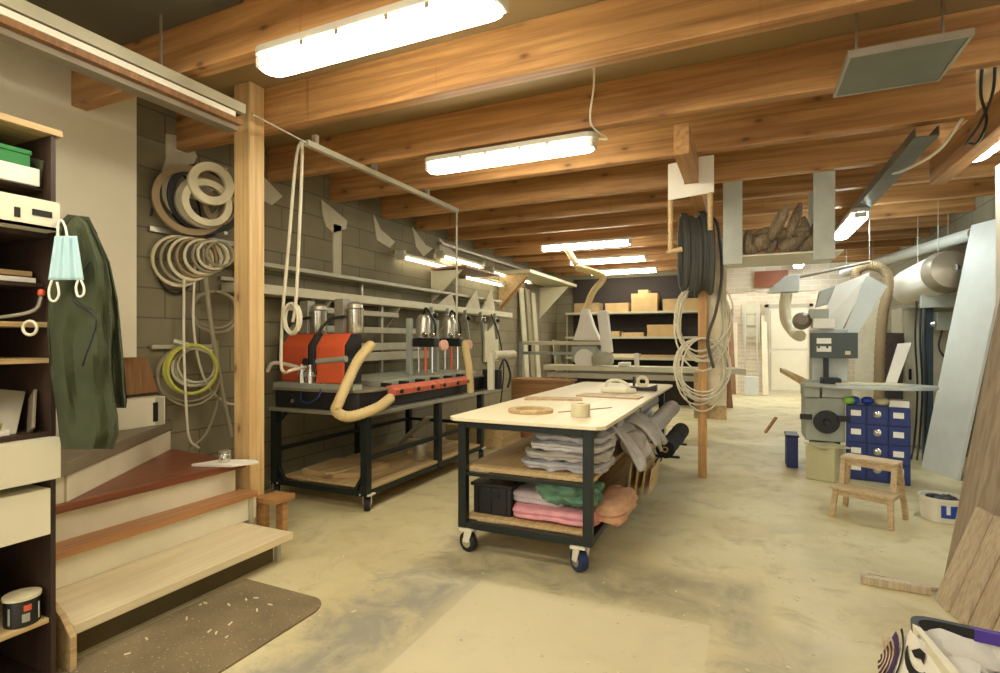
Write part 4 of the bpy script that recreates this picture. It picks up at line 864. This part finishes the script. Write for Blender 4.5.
# brackets, triangles and planks on the left wall
def tri(y, z, dx, dz, mat, label, thick=.03, name='shelf_bracket'):
    return tag(M().prism([(-4.355, y, z), (-4.355 + dx, y, z), (-4.355, y, z - dz)], (0, thick, 0)).build(name, mat, bevel=.003), label, 'bracket')
tri(7.1, 2.55, .55, .5, m_cream, 'cream triangular bracket on the wall under the first wall lamps', .03)
tri(9.6, 2.76, .62, .62, m_shelfwood, 'brown triangular bracket at the near end of the far wall shelf')
tri(11.9, 2.72, .7, .72, m_cream, 'cream triangular bracket at the far end of the far wall shelf')
tag(M().bar((-4.33, 9.67, 2.12), (-3.78, 9.67, 2.72), .05, .05).build('brace', m_brown, bevel=.003), 'dark diagonal brace on the brown bracket', 'brace')
tag(M().box(-4.35, -3.66, 9.5, 12.6, 2.765, 2.83).build('shelf_board', m_cream, bevel=.004), 'long cream shelf board on the brown and cream brackets', 'shelf')
tag(M().box(-4.3, -3.7, 7.0, 8.2, 2.56, 2.59).build('shelf_board', m_brownpanel, bevel=.003), 'brown shelf board above the first cream bracket', 'shelf')
for y, sx, h, lb in ((6.9, .24, .2, 'first'), (7.75, .26, .34, 'middle'), (8.35, .22, .36, 'farthest')):
    tag(M().prism([(-4.12, y, 2.021), (-4.1, y + .5, 2.021), (-4.1, y + .36, 2.021 + h)], (.02, 0, 0)).build('triangle_offcut', m_patch, bevel=.003), lb + ' pale triangular offcut standing on the cream shelf beam', 'offcut')
for i, (y, lb) in enumerate(((6.5, 'first'), (6.95, 'second'), (7.5, 'third'), (8.05, 'fourth'), (8.6, 'last'))):
    t = thing('clamp', lb + ' grey bar clamp hanging under the cream shelf beam', 'clamp', (-4.02, y, 1.5), 'bar clamps under the shelf beam')
    M().bar((-3.98, y, 1.96), (-4.02, y + .2, 1.52), .05, .05).build('bar', m_machgrey, t, bevel=.005)
    M().box(-4.06, -3.94, y - .03, y + .05, 1.8, 1.88).build('jaw', m_alu, t, bevel=.01)
    M().lathe((-3.94, y, 1.84), [(.02, 0), (.035, .01), (.035, .05), (.02, .06)], (1, 0, 0), 12).build('knob', m_chrome if i % 2 else m_black, t, True)
for i, (y, h, mt) in enumerate(((10.6, 2.6, m_patch), (10.95, 2.6, m_greyroll), (11.3, 2.55, m_patch), (12.9, 1.5, m_cream))):
    tag(M().bar((-4.1, y, .002), (-4.31, y + .05, h), .22 if i < 3 else .5, .03, (0, 1, 0)).build('plank', mt, bevel=.003), ('first', 'second', 'third', 'short wide')[i] + ' pale plank leaning on the block wall under the far shelf board', 'plank')
tag(M().box(-4.35, -4.31, 8.9, 9.5, 1.1, 1.8).build('wall_panel', m_cream, bevel=.003), 'cream panel fixed on the block wall behind the pressure tank', 'panel')
tag(M().tube(smoothpath([(-4.0, 8.5, 1.95), (-3.9, 8.6, 1.6), (-3.85, 8.7, 1.0), (-3.95, 8.8, .4), (-4.05, 8.9, .012)]), .012).build('cable', m_black, smooth=True), 'black cable dropping down the wall beyond the machine bench', 'cable')
tag(M().box(-3.9, -3.0, 6.75, 7.4, .002, .3).build('wood_stack', m_shelfwood, bevel=.004), 'low stack of pale wood on the floor past the machine bench', 'wood')
tag(M().bar((-3.1, 6.7, .31), (-3.3, 7.45, .45), .2, .03).build('board_offcut', m_ply, bevel=.003), 'pale board tilted on the low wood stack', 'offcut')

# ------------------------------------------------------------------ machine group on the right
t = thing('sanding_machine', 'grey green sanding machine with dark console and oval table at the right', 'machine', (.9, 7.1, 0))
M().box(.62, 1.0, 6.95, 7.45, .38, .86).build('body', m_machgrey, t, bevel=.01)
M().box(.6, .76, 6.9, 7.3, .865, 1.04).build('gearbox', m_machgrey, t, bevel=.01)
M().box(.78, 1.06, 6.95, 7.3, .865, 1.0).build('gearbox', m_coolmetal, t, bevel=.01)
M().box(.7, 1.05, 7.1, 7.4, 1.02, 1.62).build('column', m_coolmetal, t, bevel=.01)
cn = M().box(.67, 1.12, 6.95, 7.0, 1.3, 1.58).build('console', m_console, t, bevel=.006)
M().box(.73, .87, 6.945, 6.952, 1.46, 1.52).build('label', m_paper, cn); M().box(.73, .87, 6.945, 6.952, 1.37, 1.43).build('label', m_paper, cn)
M().box(1.0, 1.05, 6.94, 6.952, 1.34, 1.38).build('button', m_creamroll, cn)
for x in (.75, .83): M().cyl((x, 6.945, 1.42), (x, 6.935, 1.42), .012, n=10).build('button', m_black, cn)
M().box(.8, .85, 6.98, 7.03, 1.05, 1.3).build('post', m_black, t); M().box(.78, .96, 6.9, 7.1, 1.021, 1.08).build('foot', m_black, t, bevel=.01)
hw = M().lathe((.82, 6.9, .6), [(.1, -.012), (.122, -.012), (.128, 0), (.122, .012), (.1, .012)], (0, -1, 0), 28).build('handwheel', m_black, t, True)
M().lathe((.82, 6.9, .6), [(.03, -.03), (.04, .0), (.03, .04)], (0, -1, 0), 14).build('hub', m_black, hw, True)
for k in range(3): a = k * 2.094; M().cyl((.82, 6.9, .6), (.82 + .11 * math.cos(a), 6.9, .6 + .11 * math.sin(a)), .014, n=8).build('spoke', m_black, hw)
for x in (.62, .98): M().box(x - .06, x + .06, 6.86, 6.9, .62, .68).build('lever', m_black, t, bevel=.008)
n = 40; el = [(1.2 + .63 * math.cos(2 * math.pi * k / n), 7.0 + .36 * math.sin(2 * math.pi * k / n)) for k in range(n)]
M().prism([(x, y, .985) for x, y in el], (0, 0, .035)).build('oval_table', m_coolmetal, t, bevel=.006)
M().box(.9, 1.55, 6.85, 7.1, 1.0205, 1.035).build('belt', m_creamroll, t, bevel=.004)
M().prism([(.45, 7.3, 1.1), (.66, 7.0, 1.0), (.62, 6.95, .97), (.38, 7.25, 1.12)], (0, 0, .05)).build('side_wing', m_shelfwood, t)
M().box(.7, .98, 7.12, 7.42, .0, .38).build('pedestal', m_console, t, bevel=.006)
M().box(.7, .92, 7.0, 7.25, 1.63, 1.74).build('top_box', m_paper, t, bevel=.006)
M().lathe((.6, 7.2, 1.7), [(.02, 0), (.09, .02), (.1, .1), (.06, .16)], (0, -1, .2), 18).build('motor', m_greylam, t, True)
M().box(.68, .86, 7.05, 7.3, 1.74, 1.85).build('top_box', m_machgrey, t, bevel=.006)
t = thing('board', 'short white board standing upright on the oval machine table', 'board', (1.55, 7.15, 1.02))
M().hexa([(1.4, 7.12, 1.021), (1.5, 7.12, 1.021), (1.5, 7.15, 1.021), (1.4, 7.15, 1.021), (1.52, 7.15, 1.46), (1.64, 7.15, 1.47), (1.64, 7.18, 1.47), (1.52, 7.18, 1.46)]).build('face', m_paper, t, bevel=.003)
t = thing('bin', 'beige box with slanted front standing on the floor under the sanding machine', 'box', (.75, 7.0, 0))
M().prism([(.6, 6.72, .002), (.86, 6.62, .002), (1.0, 6.9, .002), (.7, 7.1, .002)], (0, 0, .36)).build('body', m_beige, t, bevel=.01)
M().bar((.66, 6.72, .363), (.95, 6.85, .363), .3, .012, (-.3, .9, 0)).build('lid', m_beige, t)
t = thing('bin', 'small navy blue bin on the floor left of the beige box', 'bin', (.52, 7.35, 0))
M().box(.45, .57, 7.2, 7.5, .002, .36).build('body', m_blue, t, bevel=.006); M().box(.44, .58, 7.19, 7.51, .361, .385).build('rim', m_black, t, bevel=.003)
# navy drawers
O = Vector((1.0, 6.9, 0)); ex = Vector((.98, -.2, 0)).normalized(); ey = Vector((.2, .98, 0)).normalized()
def L(a, b, z): return O + ex * a + ey * b + Vector((0, 0, z))
def obx(a0, a1, b0, b1, z0, z1): return M().hexa([L(a0, b0, z0), L(a1, b0, z0), L(a1, b1, z0), L(a0, b1, z0), L(a0, b0, z1), L(a1, b0, z1), L(a1, b1, z1), L(a0, b1, z1)])
t = thing('drawer_cabinet', 'navy blue drawer cabinet with white labels under the oval table', 'cabinet', O + Vector((.25, .1, 0)))
obx(0, .56, 0, .4, .002, .8).build('body', m_blue, t, bevel=.006)
for i, (z0, z1) in enumerate(((.03, .2), (.21, .4), (.41, .6), (.61, .79))):
    for j, (a0, a1) in enumerate(((.012, .18), (.19, .37), (.38, .548))):
        d = obx(a0, a1, -.014, -.001, z0, z1).build('drawer', m_blue, t, bevel=.004)
        if j != 1: obx(a0 + .035, a0 + .125, -.018, -.0145, z0 + .08, z0 + .14).build('label', m_paper, d)
        else: M().lathe(L((a0 + a1) / 2, -.014, (z0 + z1) / 2 + .02), [(.035, 0), (.038, .006), (.02, .02)], -ey, 10).build('handle', m_chrome, d, True)
for i, (a, b, mt, lb) in enumerate(((.06, .1, m_bluelabel, 'left blue glove ball on top of the navy drawers'), (.19, .12, m_bluelabel, 'right blue glove ball on top of the navy drawers'), (.02, .06, plain('lime_green', (140, 196, 70), .5), 'lime green ball at the left corner on the navy drawers'), (.32, .1, m_creamroll, 'cream roll on the navy drawers'))):
    p = L(a, b, .801 + .045); tag(M().blob(p, (.12, .1, .085), .9, .006, 9, i, 10).build('ball', mt, smooth=True), lb, 'ball')
tag(obx(.38, .55, .02, .2, .801, .87).build('box', m_paper, bevel=.004), 'white box under the oval table on the navy drawers', 'box')
# dust hood, hoses and drum
t = thing('dust_hood', 'pale blue dust hood on a beige hose at the far opening', 'hood', (.45, 8.0, 1.55))
M().prism([(.28, 7.9, 2.12), (.3, 7.9, 2.17), (.48, 7.9, 2.33), (.64, 7.9, 2.34), (.64, 7.9, 2.12)], (0, .24, 0)).build('hood', m_bluewhite, t, bevel=.006)
M().tube(smoothpath([(.5, 8.0, 2.11), (.48, 8.0, 1.95), (.5, 8.0, 1.75), (.58, 7.9, 1.6), (.62, 7.6, 1.55)]), .07, 14).build('hose', m_creamroll, t, True)
M().cyl((.6, 7.95, 2.3), (1.4, 7.95, 2.46), .018).build('arm', m_greylam, t)
tag(M().cyl((1.4, 7.95, 2.47), (1.4, 7.95, 3.419), .005, n=8).build('rod', m_alu), 'thin rod carrying the dust hood arm', 'rod')
t = thing('folded_hood', 'folded white sheet hood rising over the sanding machine', 'hood', (1.15, 7.6, 1.35))
M().hexa([(.78, 7.5, 1.6), (1.0, 7.5, 1.5), (1.04, 7.7, 1.5), (.82, 7.7, 1.6), (1.0, 7.6, 2.15), (1.35, 7.6, 2.3), (1.35, 7.64, 2.3), (1.0, 7.64, 2.15)]).build('panel', m_paper, t, bevel=.004)
M().hexa([(1.0, 7.46, 1.42), (1.1, 7.44, 1.38), (1.12, 7.6, 1.38), (1.02, 7.62, 1.42), (1.3, 7.55, 2.26), (1.5, 7.52, 2.12), (1.5, 7.56, 2.12), (1.3, 7.59, 2.26)]).build('panel', m_bluewhite, t, bevel=.004)
M().hexa([(.8, 7.66, 1.9), (.98, 7.66, 1.95), (.98, 7.8, 1.95), (.8, 7.8, 1.9), (.84, 7.66, 2.1), (1.0, 7.66, 2.16), (1.0, 7.8, 2.16), (.84, 7.8, 2.1)]).build('panel', m_coolmetal, t, bevel=.004)
M().box(.9, .94, 7.5, 7.54, 1.03, 1.6).build('stay', m_alu, t)
flex([(1.34, 8.5, 2.28), (1.36, 8.5, 2.42), (1.5, 8.5, 2.48), (1.66, 8.5, 2.4), (1.7, 8.5, 2.2), (1.64, 8.5, 1.8), (1.61, 8.5, 1.3), (1.6, 8.5, .6), (1.6, 8.5, .01)], .06, 'flexible_hose', m_brownroll, 'thick beige hose arching over beside the white drum')
t = thing('extraction_duct', 'long pale duct pipe rising under the beams at the right', 'duct', (2.05, 9.8, 2.7))
M().cyl((1.62, 11.4, 2.7), (2.46, 8.1, 2.75), .075).build('pipe', m_bluewhite, t, True)
for k in (.034, .306, .858): q = Vector((1.62, 11.4, 2.7)).lerp(Vector((2.46, 8.1, 2.75)), k); M().cyl(q + Vector((0, 0, .06)), (q.x, q.y, 3.098), .005, n=8).build('rod', m_alu, t)
t = thing('filter_drum', 'white filter drum with brushed metal end cap hung from the ceiling at the right', 'drum', (2.1, 8.4, 2.0))
a0, a1 = Vector((2.03, 9.0, 2.2)), Vector((2.2, 8.0, 2.32)); ax = (a1 - a0); ln = ax.length
M().lathe(a0, [(.02, -.1), (.16, -.06), (.235, .03), (.245, .1), (.245, ln - .12)], ax, 32).build('drum', m_paper, t, True)
M().lathe(a0, [(.25, ln - .12), (.255, ln - .1), (.22, ln + .06), (.06, ln + .12), (.04, ln + .12)], ax, 32).build('end_cap', plain('brushed_cap', (170, 160, 140), .35, .5), t, True)
M().lathe(a0, [(.035, ln + .121), (.035, ln + .15), (.01, ln + .155)], ax, 16).build('nut', m_chrome, t, True)
for k in (.25, .75): q = a0.lerp(a1, k); M().cyl(q + Vector((0, 0, .22)), (q.x, q.y, 3.419), .005, n=8).build('rod', m_alu, t)
M().box(2.0, 2.55, 8.3, 8.36, 1.9, 2.05).build('bracket', m_coolmetal, t, bevel=.004)
# cabinets, boards and pipes along the right wall
t = thing('electrical_cabinet', 'tall pale cabinet against the right wall under the filter drum', 'cabinet', (2.3, 9.4, 0))
M().box(2.0, 2.58, 9.2, 9.8, .002, 1.95).build('body', m_palegrey, t, bevel=.006); M().box(2.03, 2.55, 9.18, 9.2, .05, 1.9).build('door', m_cream, t, bevel=.004); M().box(2.07, 2.1, 9.16, 9.18, .95, 1.1).build('handle', m_black, t)
tag(M().bar((1.5, 8.9, .002), (1.62, 9.1, 2.1), .3, .03, (1, 0, 0)).build('board', m_ply, bevel=.003), 'tan board standing behind the sanding machine', 'board')
tag(M().bar((1.78, 8.9, .002), (1.86, 9.15, 1.6), .3, .03, (1, 0, 0)).build('board', m_dkwood, bevel=.003), 'dark brown board standing beside the tan board', 'board')
t = thing('steel_column', 'blue grey steel column with cables near the right wall', 'column', (2.16, 8.6, 0))
M().box(2.1, 2.2, 8.6, 8.7, 0, 2.0).build('column', plain('blue_grey_steel', (70, 86, 94), .5, .3), t, bevel=.004); M().box(2.04, 2.26, 8.54, 8.76, 2.0, 2.03).build('plate', m_machgrey, t)
for k in range(3): tag(M().tube(smoothpath([(2.0 + .05 * k, 8.5, 2.0), (1.98 + .05 * k, 8.47, 1.5), (2.0 + .05 * k, 8.46, .9), (1.97 + .05 * k, 8.44, .3), (1.9 + .05 * k, 8.3 - .03 * k, .012)]), .011).build('cable', m_black, smooth=True), ('leftmost', 'middle', 'rightmost')[k] + ' of three black cables dropping from the drum to the floor', 'cable')
t = thing('junction_box', 'small grey junction box with valve under the filter drum', 'box', (2.26, 8.5, 1.6))
M().box(2.2, 2.34, 8.45, 8.6, 1.62, 1.85).build('body', m_machgrey, t, bevel=.006); M().lathe((2.2, 8.5, 1.7), [(.04, 0), (.05, .02), (.03, .06)], (-1, 0, 0), 14).build('valve', m_chrome, t, True)
M().tube(smoothpath([(2.26, 8.5, 1.62), (2.22, 8.46, 1.4), (2.3, 8.44, 1.2), (2.26, 8.46, .9)]), .012).build('cable', m_black, t, True)
tag(M().hexa([(1.88, 7.82, .002), (2.07, 7.3, .002), (2.1, 7.3, .002), (1.91, 7.82, .002), (2.34, 7.8, 2.8), (2.54, 7.28, 2.8), (2.57, 7.28, 2.8), (2.37, 7.8, 2.8)]).build('white_panel', m_bluewhite, bevel=.004), 'tall cool white panel leaning on the right wall', 'panel')
tag(M().hexa([(1.15, 4.29, .002), (1.28, 3.0, .002), (1.31, 3.0, .002), (1.18, 4.29, .002), (1.54, 4.29, 2.5), (1.67, 3.0, 2.5), (1.7, 3.0, 2.5), (1.57, 4.29, 2.5)]).build('plywood_sheet', m_brownboard, bevel=.003), 'big weathered plywood sheet leaning at the right edge', 'plywood')
tag(M().box(1.6, 1.85, 2.9, 4.3, 2.1, 2.2).build('ledge', m_brownpanel), 'timber ledge on the wall holding the plywood sheet', 'ledge')
for k in range(4):
    y = 3.9 - .155 * k; dx = .03 * k
    tag(M().hexa([(1.0 + dx, y, .002), (1.012 + dx, y - .15, .002), (1.032 + dx, y - .15, .002), (1.02 + dx, y, .002), (1.19 + dx, y, .56), (1.202 + dx, y - .15, .56), (1.222 + dx, y - .15, .56), (1.21 + dx, y, .56)]).build('oak_plank', m_plank, bevel=.002), ('farthest', 'second', 'third', 'nearest')[k] + ' of the short oak planks leaning on the plywood sheet', 'plank', 'short oak planks')
def batten(p, q, wd, ht, label): return tag(M().bar(Vector(p) + Vector((0, 0, ht / 2 + .002)), Vector(q) + Vector((0, 0, ht / 2 + .002)), wd, ht).build('batten', m_plank, bevel=.002), label, 'batten')
batten((.66, 3.98, 0), (1.0, 3.96, 0), .05, .045, 'nearer square batten lying on the floor before the oak planks')
batten((.72, 4.12, 0), (1.1, 4.02, 0), .03, .02, 'thin farther batten lying on the floor by the plywood sheet')
batten((.62, 3.2, 0), (.86, 3.2, 0), .05, .04, 'short batten on the floor beside the printed bag')
# step stool
t = thing('step_stool', 'pale beech two-step stool in front of the navy drawers', 'stool', (.94, 5.46, 0))
A, B_, Cc, Dd = Vector((.66, 5.38, 0)), Vector((1.06, 5.16, 0)), Vector((1.24, 5.52, 0)), Vector((.83, 5.75, 0))
u = (B_ - A).normalized(); v = (Dd - A).normalized(); wv = (Dd - A).length; lw = (B_ - A).length
def Q(a, b, z): return A + u * a + v * b + Vector((0, 0, z))
def slab(a0, a1, b0, b1, z0, z1, nm): M().hexa([Q(a0, b0, z0), Q(a1, b0, z0), Q(a1, b1, z0), Q(a0, b1, z0), Q(a0, b0, z1), Q(a1, b0, z1), Q(a1, b1, z1), Q(a0, b1, z1)]).build(nm, m_beech, t, bevel=.004)
slab(.03, lw - .01, .17, .36, .47, .495, 'top_step'); slab(.0, lw + .01, -.01, .2, .235, .258, 'lower_step')
def leg(a0, b0, a1, b1, z): M().bar(Q(a0, b0, .002), Q(a1, b1, z), .04, .03, u).build('leg', m_beech, t, bevel=.003)
for a0, a1 in ((.0, .05), (lw, lw - .03)):
    leg(a0, wv, a1, .32, .47); leg(a0 + (.02 if a0 == 0 else -.01), .0, a1 - (.01 if a0 == 0 else -.01), .03, .235); leg(a1, .19, a1, .2, .47) if False else None
    M().bar(Q(a1, .15, .258), Q(a1, .2, .47), .04, .03, u).build('leg', m_beech, t, bevel=.003)
    M().bar(Q(a1, .02, .215), Q(a1, .37, .215), .035, .02, u).build('rail', m_beech, t, bevel=.002)
M().bar(Q(.05, .2, .445), Q(lw - .03, .2, .445), .018, .045).build('apron', m_beech, t, bevel=.002); M().bar(Q(.05, .03, .21), Q(lw - .03, .03, .21), .018, .045).build('apron', m_beech, t, bevel=.002)
# bucket
t = thing('bucket', 'white bucket with blue print and dark rags beside the step stool', 'bucket', (1.5, 5.66, 0))
bc = (1.5, 5.66, .002)
M().lathe(bc, [(.135, 0), (.15, .18), (.156, .18), (.156, .196), (.146, .196), (.13, .012), (0, .012)], n=32).build('body', m_paper, t, True)
m = M(); pp = [(1.5 + .1515 * math.cos(R(a)), 5.66 + .1515 * math.sin(R(a))) for a in range(255, 305, 5)]
m.add([(x, y, z) for x, y in pp for z in (.05, .15)], [(2 * j, 2 * j + 2, 2 * j + 3, 2 * j + 1) for j in range(len(pp) - 1)]); m.build('blue_print', m_bluelabel, t, solid=.002)
m = M(); pp = [(1.5 + .1535 * math.cos(R(a)), 5.66 + .1535 * math.sin(R(a))) for a in range(268, 284, 5)]
m.add([(x, y, z) for x, y in pp for z in (.08, .15)], [(0, 2, 3, 1), (2, 4, 5), (3, 2, 5)]); m.build('white_print', m_paper, t, solid=.001)
tag(M().blob((1.5, 5.66, .16), (.22, .2, .1), .8, .03, 14, 4, 16).build('rag', m_black, smooth=True), 'dark rag stuffed in the white bucket', 'rag')
# printed bag
t = thing('bag', 'large printed white bag with black and purple rim at the lower right corner', 'bag', (.8, 2.1, 0))
c4 = [Vector((.54, 2.43, 0)), Vector((1.04, 2.36, 0)), Vector((1.02, 1.72, 0)), Vector((.6, 1.74, 0))]
ctr0 = sum(c4, Vector()) / 4
def bag(sc, z, sh=0.0, rough=0.0):
    """one level of the bag: a rounded four-cornered loop"""
    out = []
    for k in range(4):
        p0, p1, p2 = c4[k - 1], c4[k], c4[(k + 1) % 4]
        a = p1 + (p0 - p1).normalized() * .09; b = p1 + (p2 - p1).normalized() * .09
        for j in range(6): f = j / 5; out.append(a * (1 - f) ** 2 + p1 * 2 * f * (1 - f) + b * f * f)
        e = p2 + (p1 - p2).normalized() * .09
        for j in range(1, 7): out.append(b.lerp(e, j / 7))
    res = []
    for i, p in enumerate(out):
        q = ctr0 + (p - ctr0) * sc + Vector((-sh, -sh * .3, z))
        if rough: q += Vector((noise.noise(q * 14), noise.noise(q * 14 + Vector((0, 0, 7))), noise.noise(q * 10 + Vector((3, 0, 0))))) * rough
        res.append(q)
    return res
def rings(lst, cap=None):
    m = M(); n = 48; vs = [p for r in lst for p in r]
    fs = [(i * n + j, i * n + (j + 1) % n, (i + 1) * n + (j + 1) % n, (i + 1) * n + j) for i in range(len(lst) - 1) for j in range(n)]
    if cap: fs.append(tuple(range(n)) if cap < 0 else tuple((len(lst) - 1) * n + j for j in range(n)))
    return m.add(vs, fs)
def lev(z):
    f = max(0, min(1, (.48 - z) / .2)); return 1.0 + .12 * f, .05 * f
rings([bag(1.06, .002, .06), bag(1.12, .06, .09)] + [bag(*(lambda q: (q[0], z, q[1]))(lev(z))) for z in (.15, .28, .34, .4, .44, .48)], -1).build('shell', m_paper, t, True)
rings([bag(.985 - .025 * k, z, 0, .0 if k == 0 else .03 + .02 * k) for k, z in enumerate((.478, .46, .43, .4, .38, .37))] + [bag(.7, .37, 0, .14), bag(.55, .38, 0, .15), bag(.4, .39, 0, .15), bag(.25, .38, 0, .1), bag(.05, .38)], 1).build('lining', plain('crumpled_lining', (214, 213, 208), .55, 0, .06, 12), t, True)
rim = bag(1.006, .478)
def band(idx, mat):
    m = M(); vs = []
    for i in idx:
        p = rim[i % 48]; o = (p - ctr0); o.z = 0; o.normalize(); vs += [p + o * .006 - Vector((0, 0, .03)), p + o * .008 + Vector((0, 0, .02)), p - o * .02 + Vector((0, 0, .02)), p - o * .02 - Vector((0, 0, .02))]
    n = len(vs) // 4; m.add(vs, [(i * 4 + j, i * 4 + (j + 1) % 4, i * 4 + 4 + (j + 1) % 4, i * 4 + 4 + j) for i in range(n - 1) for j in range(4)] + [(0, 1, 2, 3), (n * 4 - 1, n * 4 - 2, n * 4 - 3, n * 4 - 4)])
    m.build('rim', mat, t, True)
band(range(0, 8), m_black); band(range(7, 24), plain('purple_trim', (72, 48, 140), .5)); band(range(23, 49), m_white)
def face(pts, mat, lift=.004):     # print on the left face of the bag
    a, b = c4[0], c4[3]; vs = []
    for f, z in pts:
        sc, sh = lev(z); p = ctr0 + (a.lerp(b, f) - ctr0) * sc + Vector((-sh, -sh * .3, z)); vs.append(p + Vector((-1, -.05, .5)) * lift)
    return M().add(vs, [tuple(range(len(vs)))])
m_mar = plain('maroon_print', (84, 36, 54), .6, 0, .3, 20); m_pur = plain('plum_print', (66, 46, 84), .6, 0, .2, 20)
arc = lambda f0, z0, rf, rz, a0, a1, n=9: [(f0 + rf * math.cos(R(a0 + (a1 - a0) * k / n)), z0 + rz * math.sin(R(a0 + (a1 - a0) * k / n))) for k in range(n + 1)]
face(arc(.0, .3, .16, .12, 90, -60) + arc(.0, .3, .12, .09, -60, 90), m_pur).build('print', m_pur, t)
for k in range(4): face(arc(.0, .3, .112 - .026 * k, .082 - .02 * k, 85, -60, 6) + arc(.0, .3, .096 - .026 * k, .07 - .02 * k, -60, 85, 6), m_mar, .005).build('print', m_mar, t)
face([(.2, .425), (.25, .455), (.31, .46), (.34, .43), (.3, .435), (.25, .42)], m_black, .005).build('print', m_black, t)
face(arc(.27, .43, .12, .06, 190, 340) + arc(.27, .435, .11, .04, 340, 190), m_black, .005).build('print', m_black, t)
face(arc(.0, .3, .2, .15, 80, 0) + arc(.0, .3, .185, .138, 0, 80), m_black, .005).build('print', m_black, t)
# ------------------------------------------------------------------ far yard
t = thing('ladder', 'pale stepladder leaning at the yard wall beyond the opening', 'ladder', (.18, 16.7, 0))
for x in (.02, .32): M().bar((x, 16.5, .002), (x, 17.1, 2.3), .04, .05, (1, 0, 0)).build('rail', m_alu, t)
for k in range(7): M().box(.04, .3, 16.56 + .09 * k, 16.62 + .09 * k, .3 + .32 * k, .33 + .32 * k).build('rung', m_palegrey, t)
tag(M().hexa([(-.06, 17.0, 1.45), (.4, 17.0, 1.45), (.4, 17.05, 1.45), (-.06, 17.05, 1.45), (-.06, 17.15, 2.55), (.4, 17.15, 2.55), (.4, 17.19, 2.55), (-.06, 17.19, 2.55)]).build('panel', m_cream), 'cream panel standing above the stepladder at the yard wall', 'panel')
for i, (x, dx, mt) in enumerate(((-.4, .12, m_brownpanel), (.5, .02, m_ply), (-.26, .02, m_ply), (1.86, .02, m_paper))):
    tag(M().bar((x + dx, 16.3, .002), (x, 17.15, 2.4 - .2 * i), .14, .03, (1, 0, 0)).build('plank', mt), ('dark brown', 'first pale', 'second pale', 'white')[i] + ' plank leaning at the yard wall beyond the opening', 'plank')
tag(M().bar((-.3, 13.0, .002), (-.5, 13.12, 2.4), .14, .04, (1, 0, 0)).build('plank', m_brownpanel, bevel=.003), 'brown plank leaning on the edge of the far opening', 'plank')
box_thing('box', .0, .34, 16.1, 16.4, .002, .5, m_bluewhite, 'pale blue box at the foot of the stepladder')
tag(M().bar((.3, 9.6, .03), (.46, 9.75, .26), .04, .03).build('batten', m_brown), 'dark batten propped on the floor near the far opening', 'batten')

rnd = random.Random(11); m = M()
for x0, x1, y0, y1, n_ in ((-.9, .3, 2.1, 3.6, 14), (.1, .9, 3.0, 5.0, 16), (-2.6, -1.5, 2.2, 3.6, 12), (-2.8, -2.3, 1.6, 2.4, 14)):
    for _ in range(n_):
        x, y, a, l = rnd.uniform(x0, x1), rnd.uniform(y0, y1), rnd.uniform(0, 3.1), rnd.uniform(.008, .035); z = .0125 if x < -2.15 and y < 2.3 else .001
        m.bar((x, y, z + .002), (x + l * math.cos(a), y + l * math.sin(a), z + .003), .008, .004)
tag(m.build('wood_chips', m_ply), 'small pale wood chips scattered over the concrete floor', 'chips', kind='stuff')
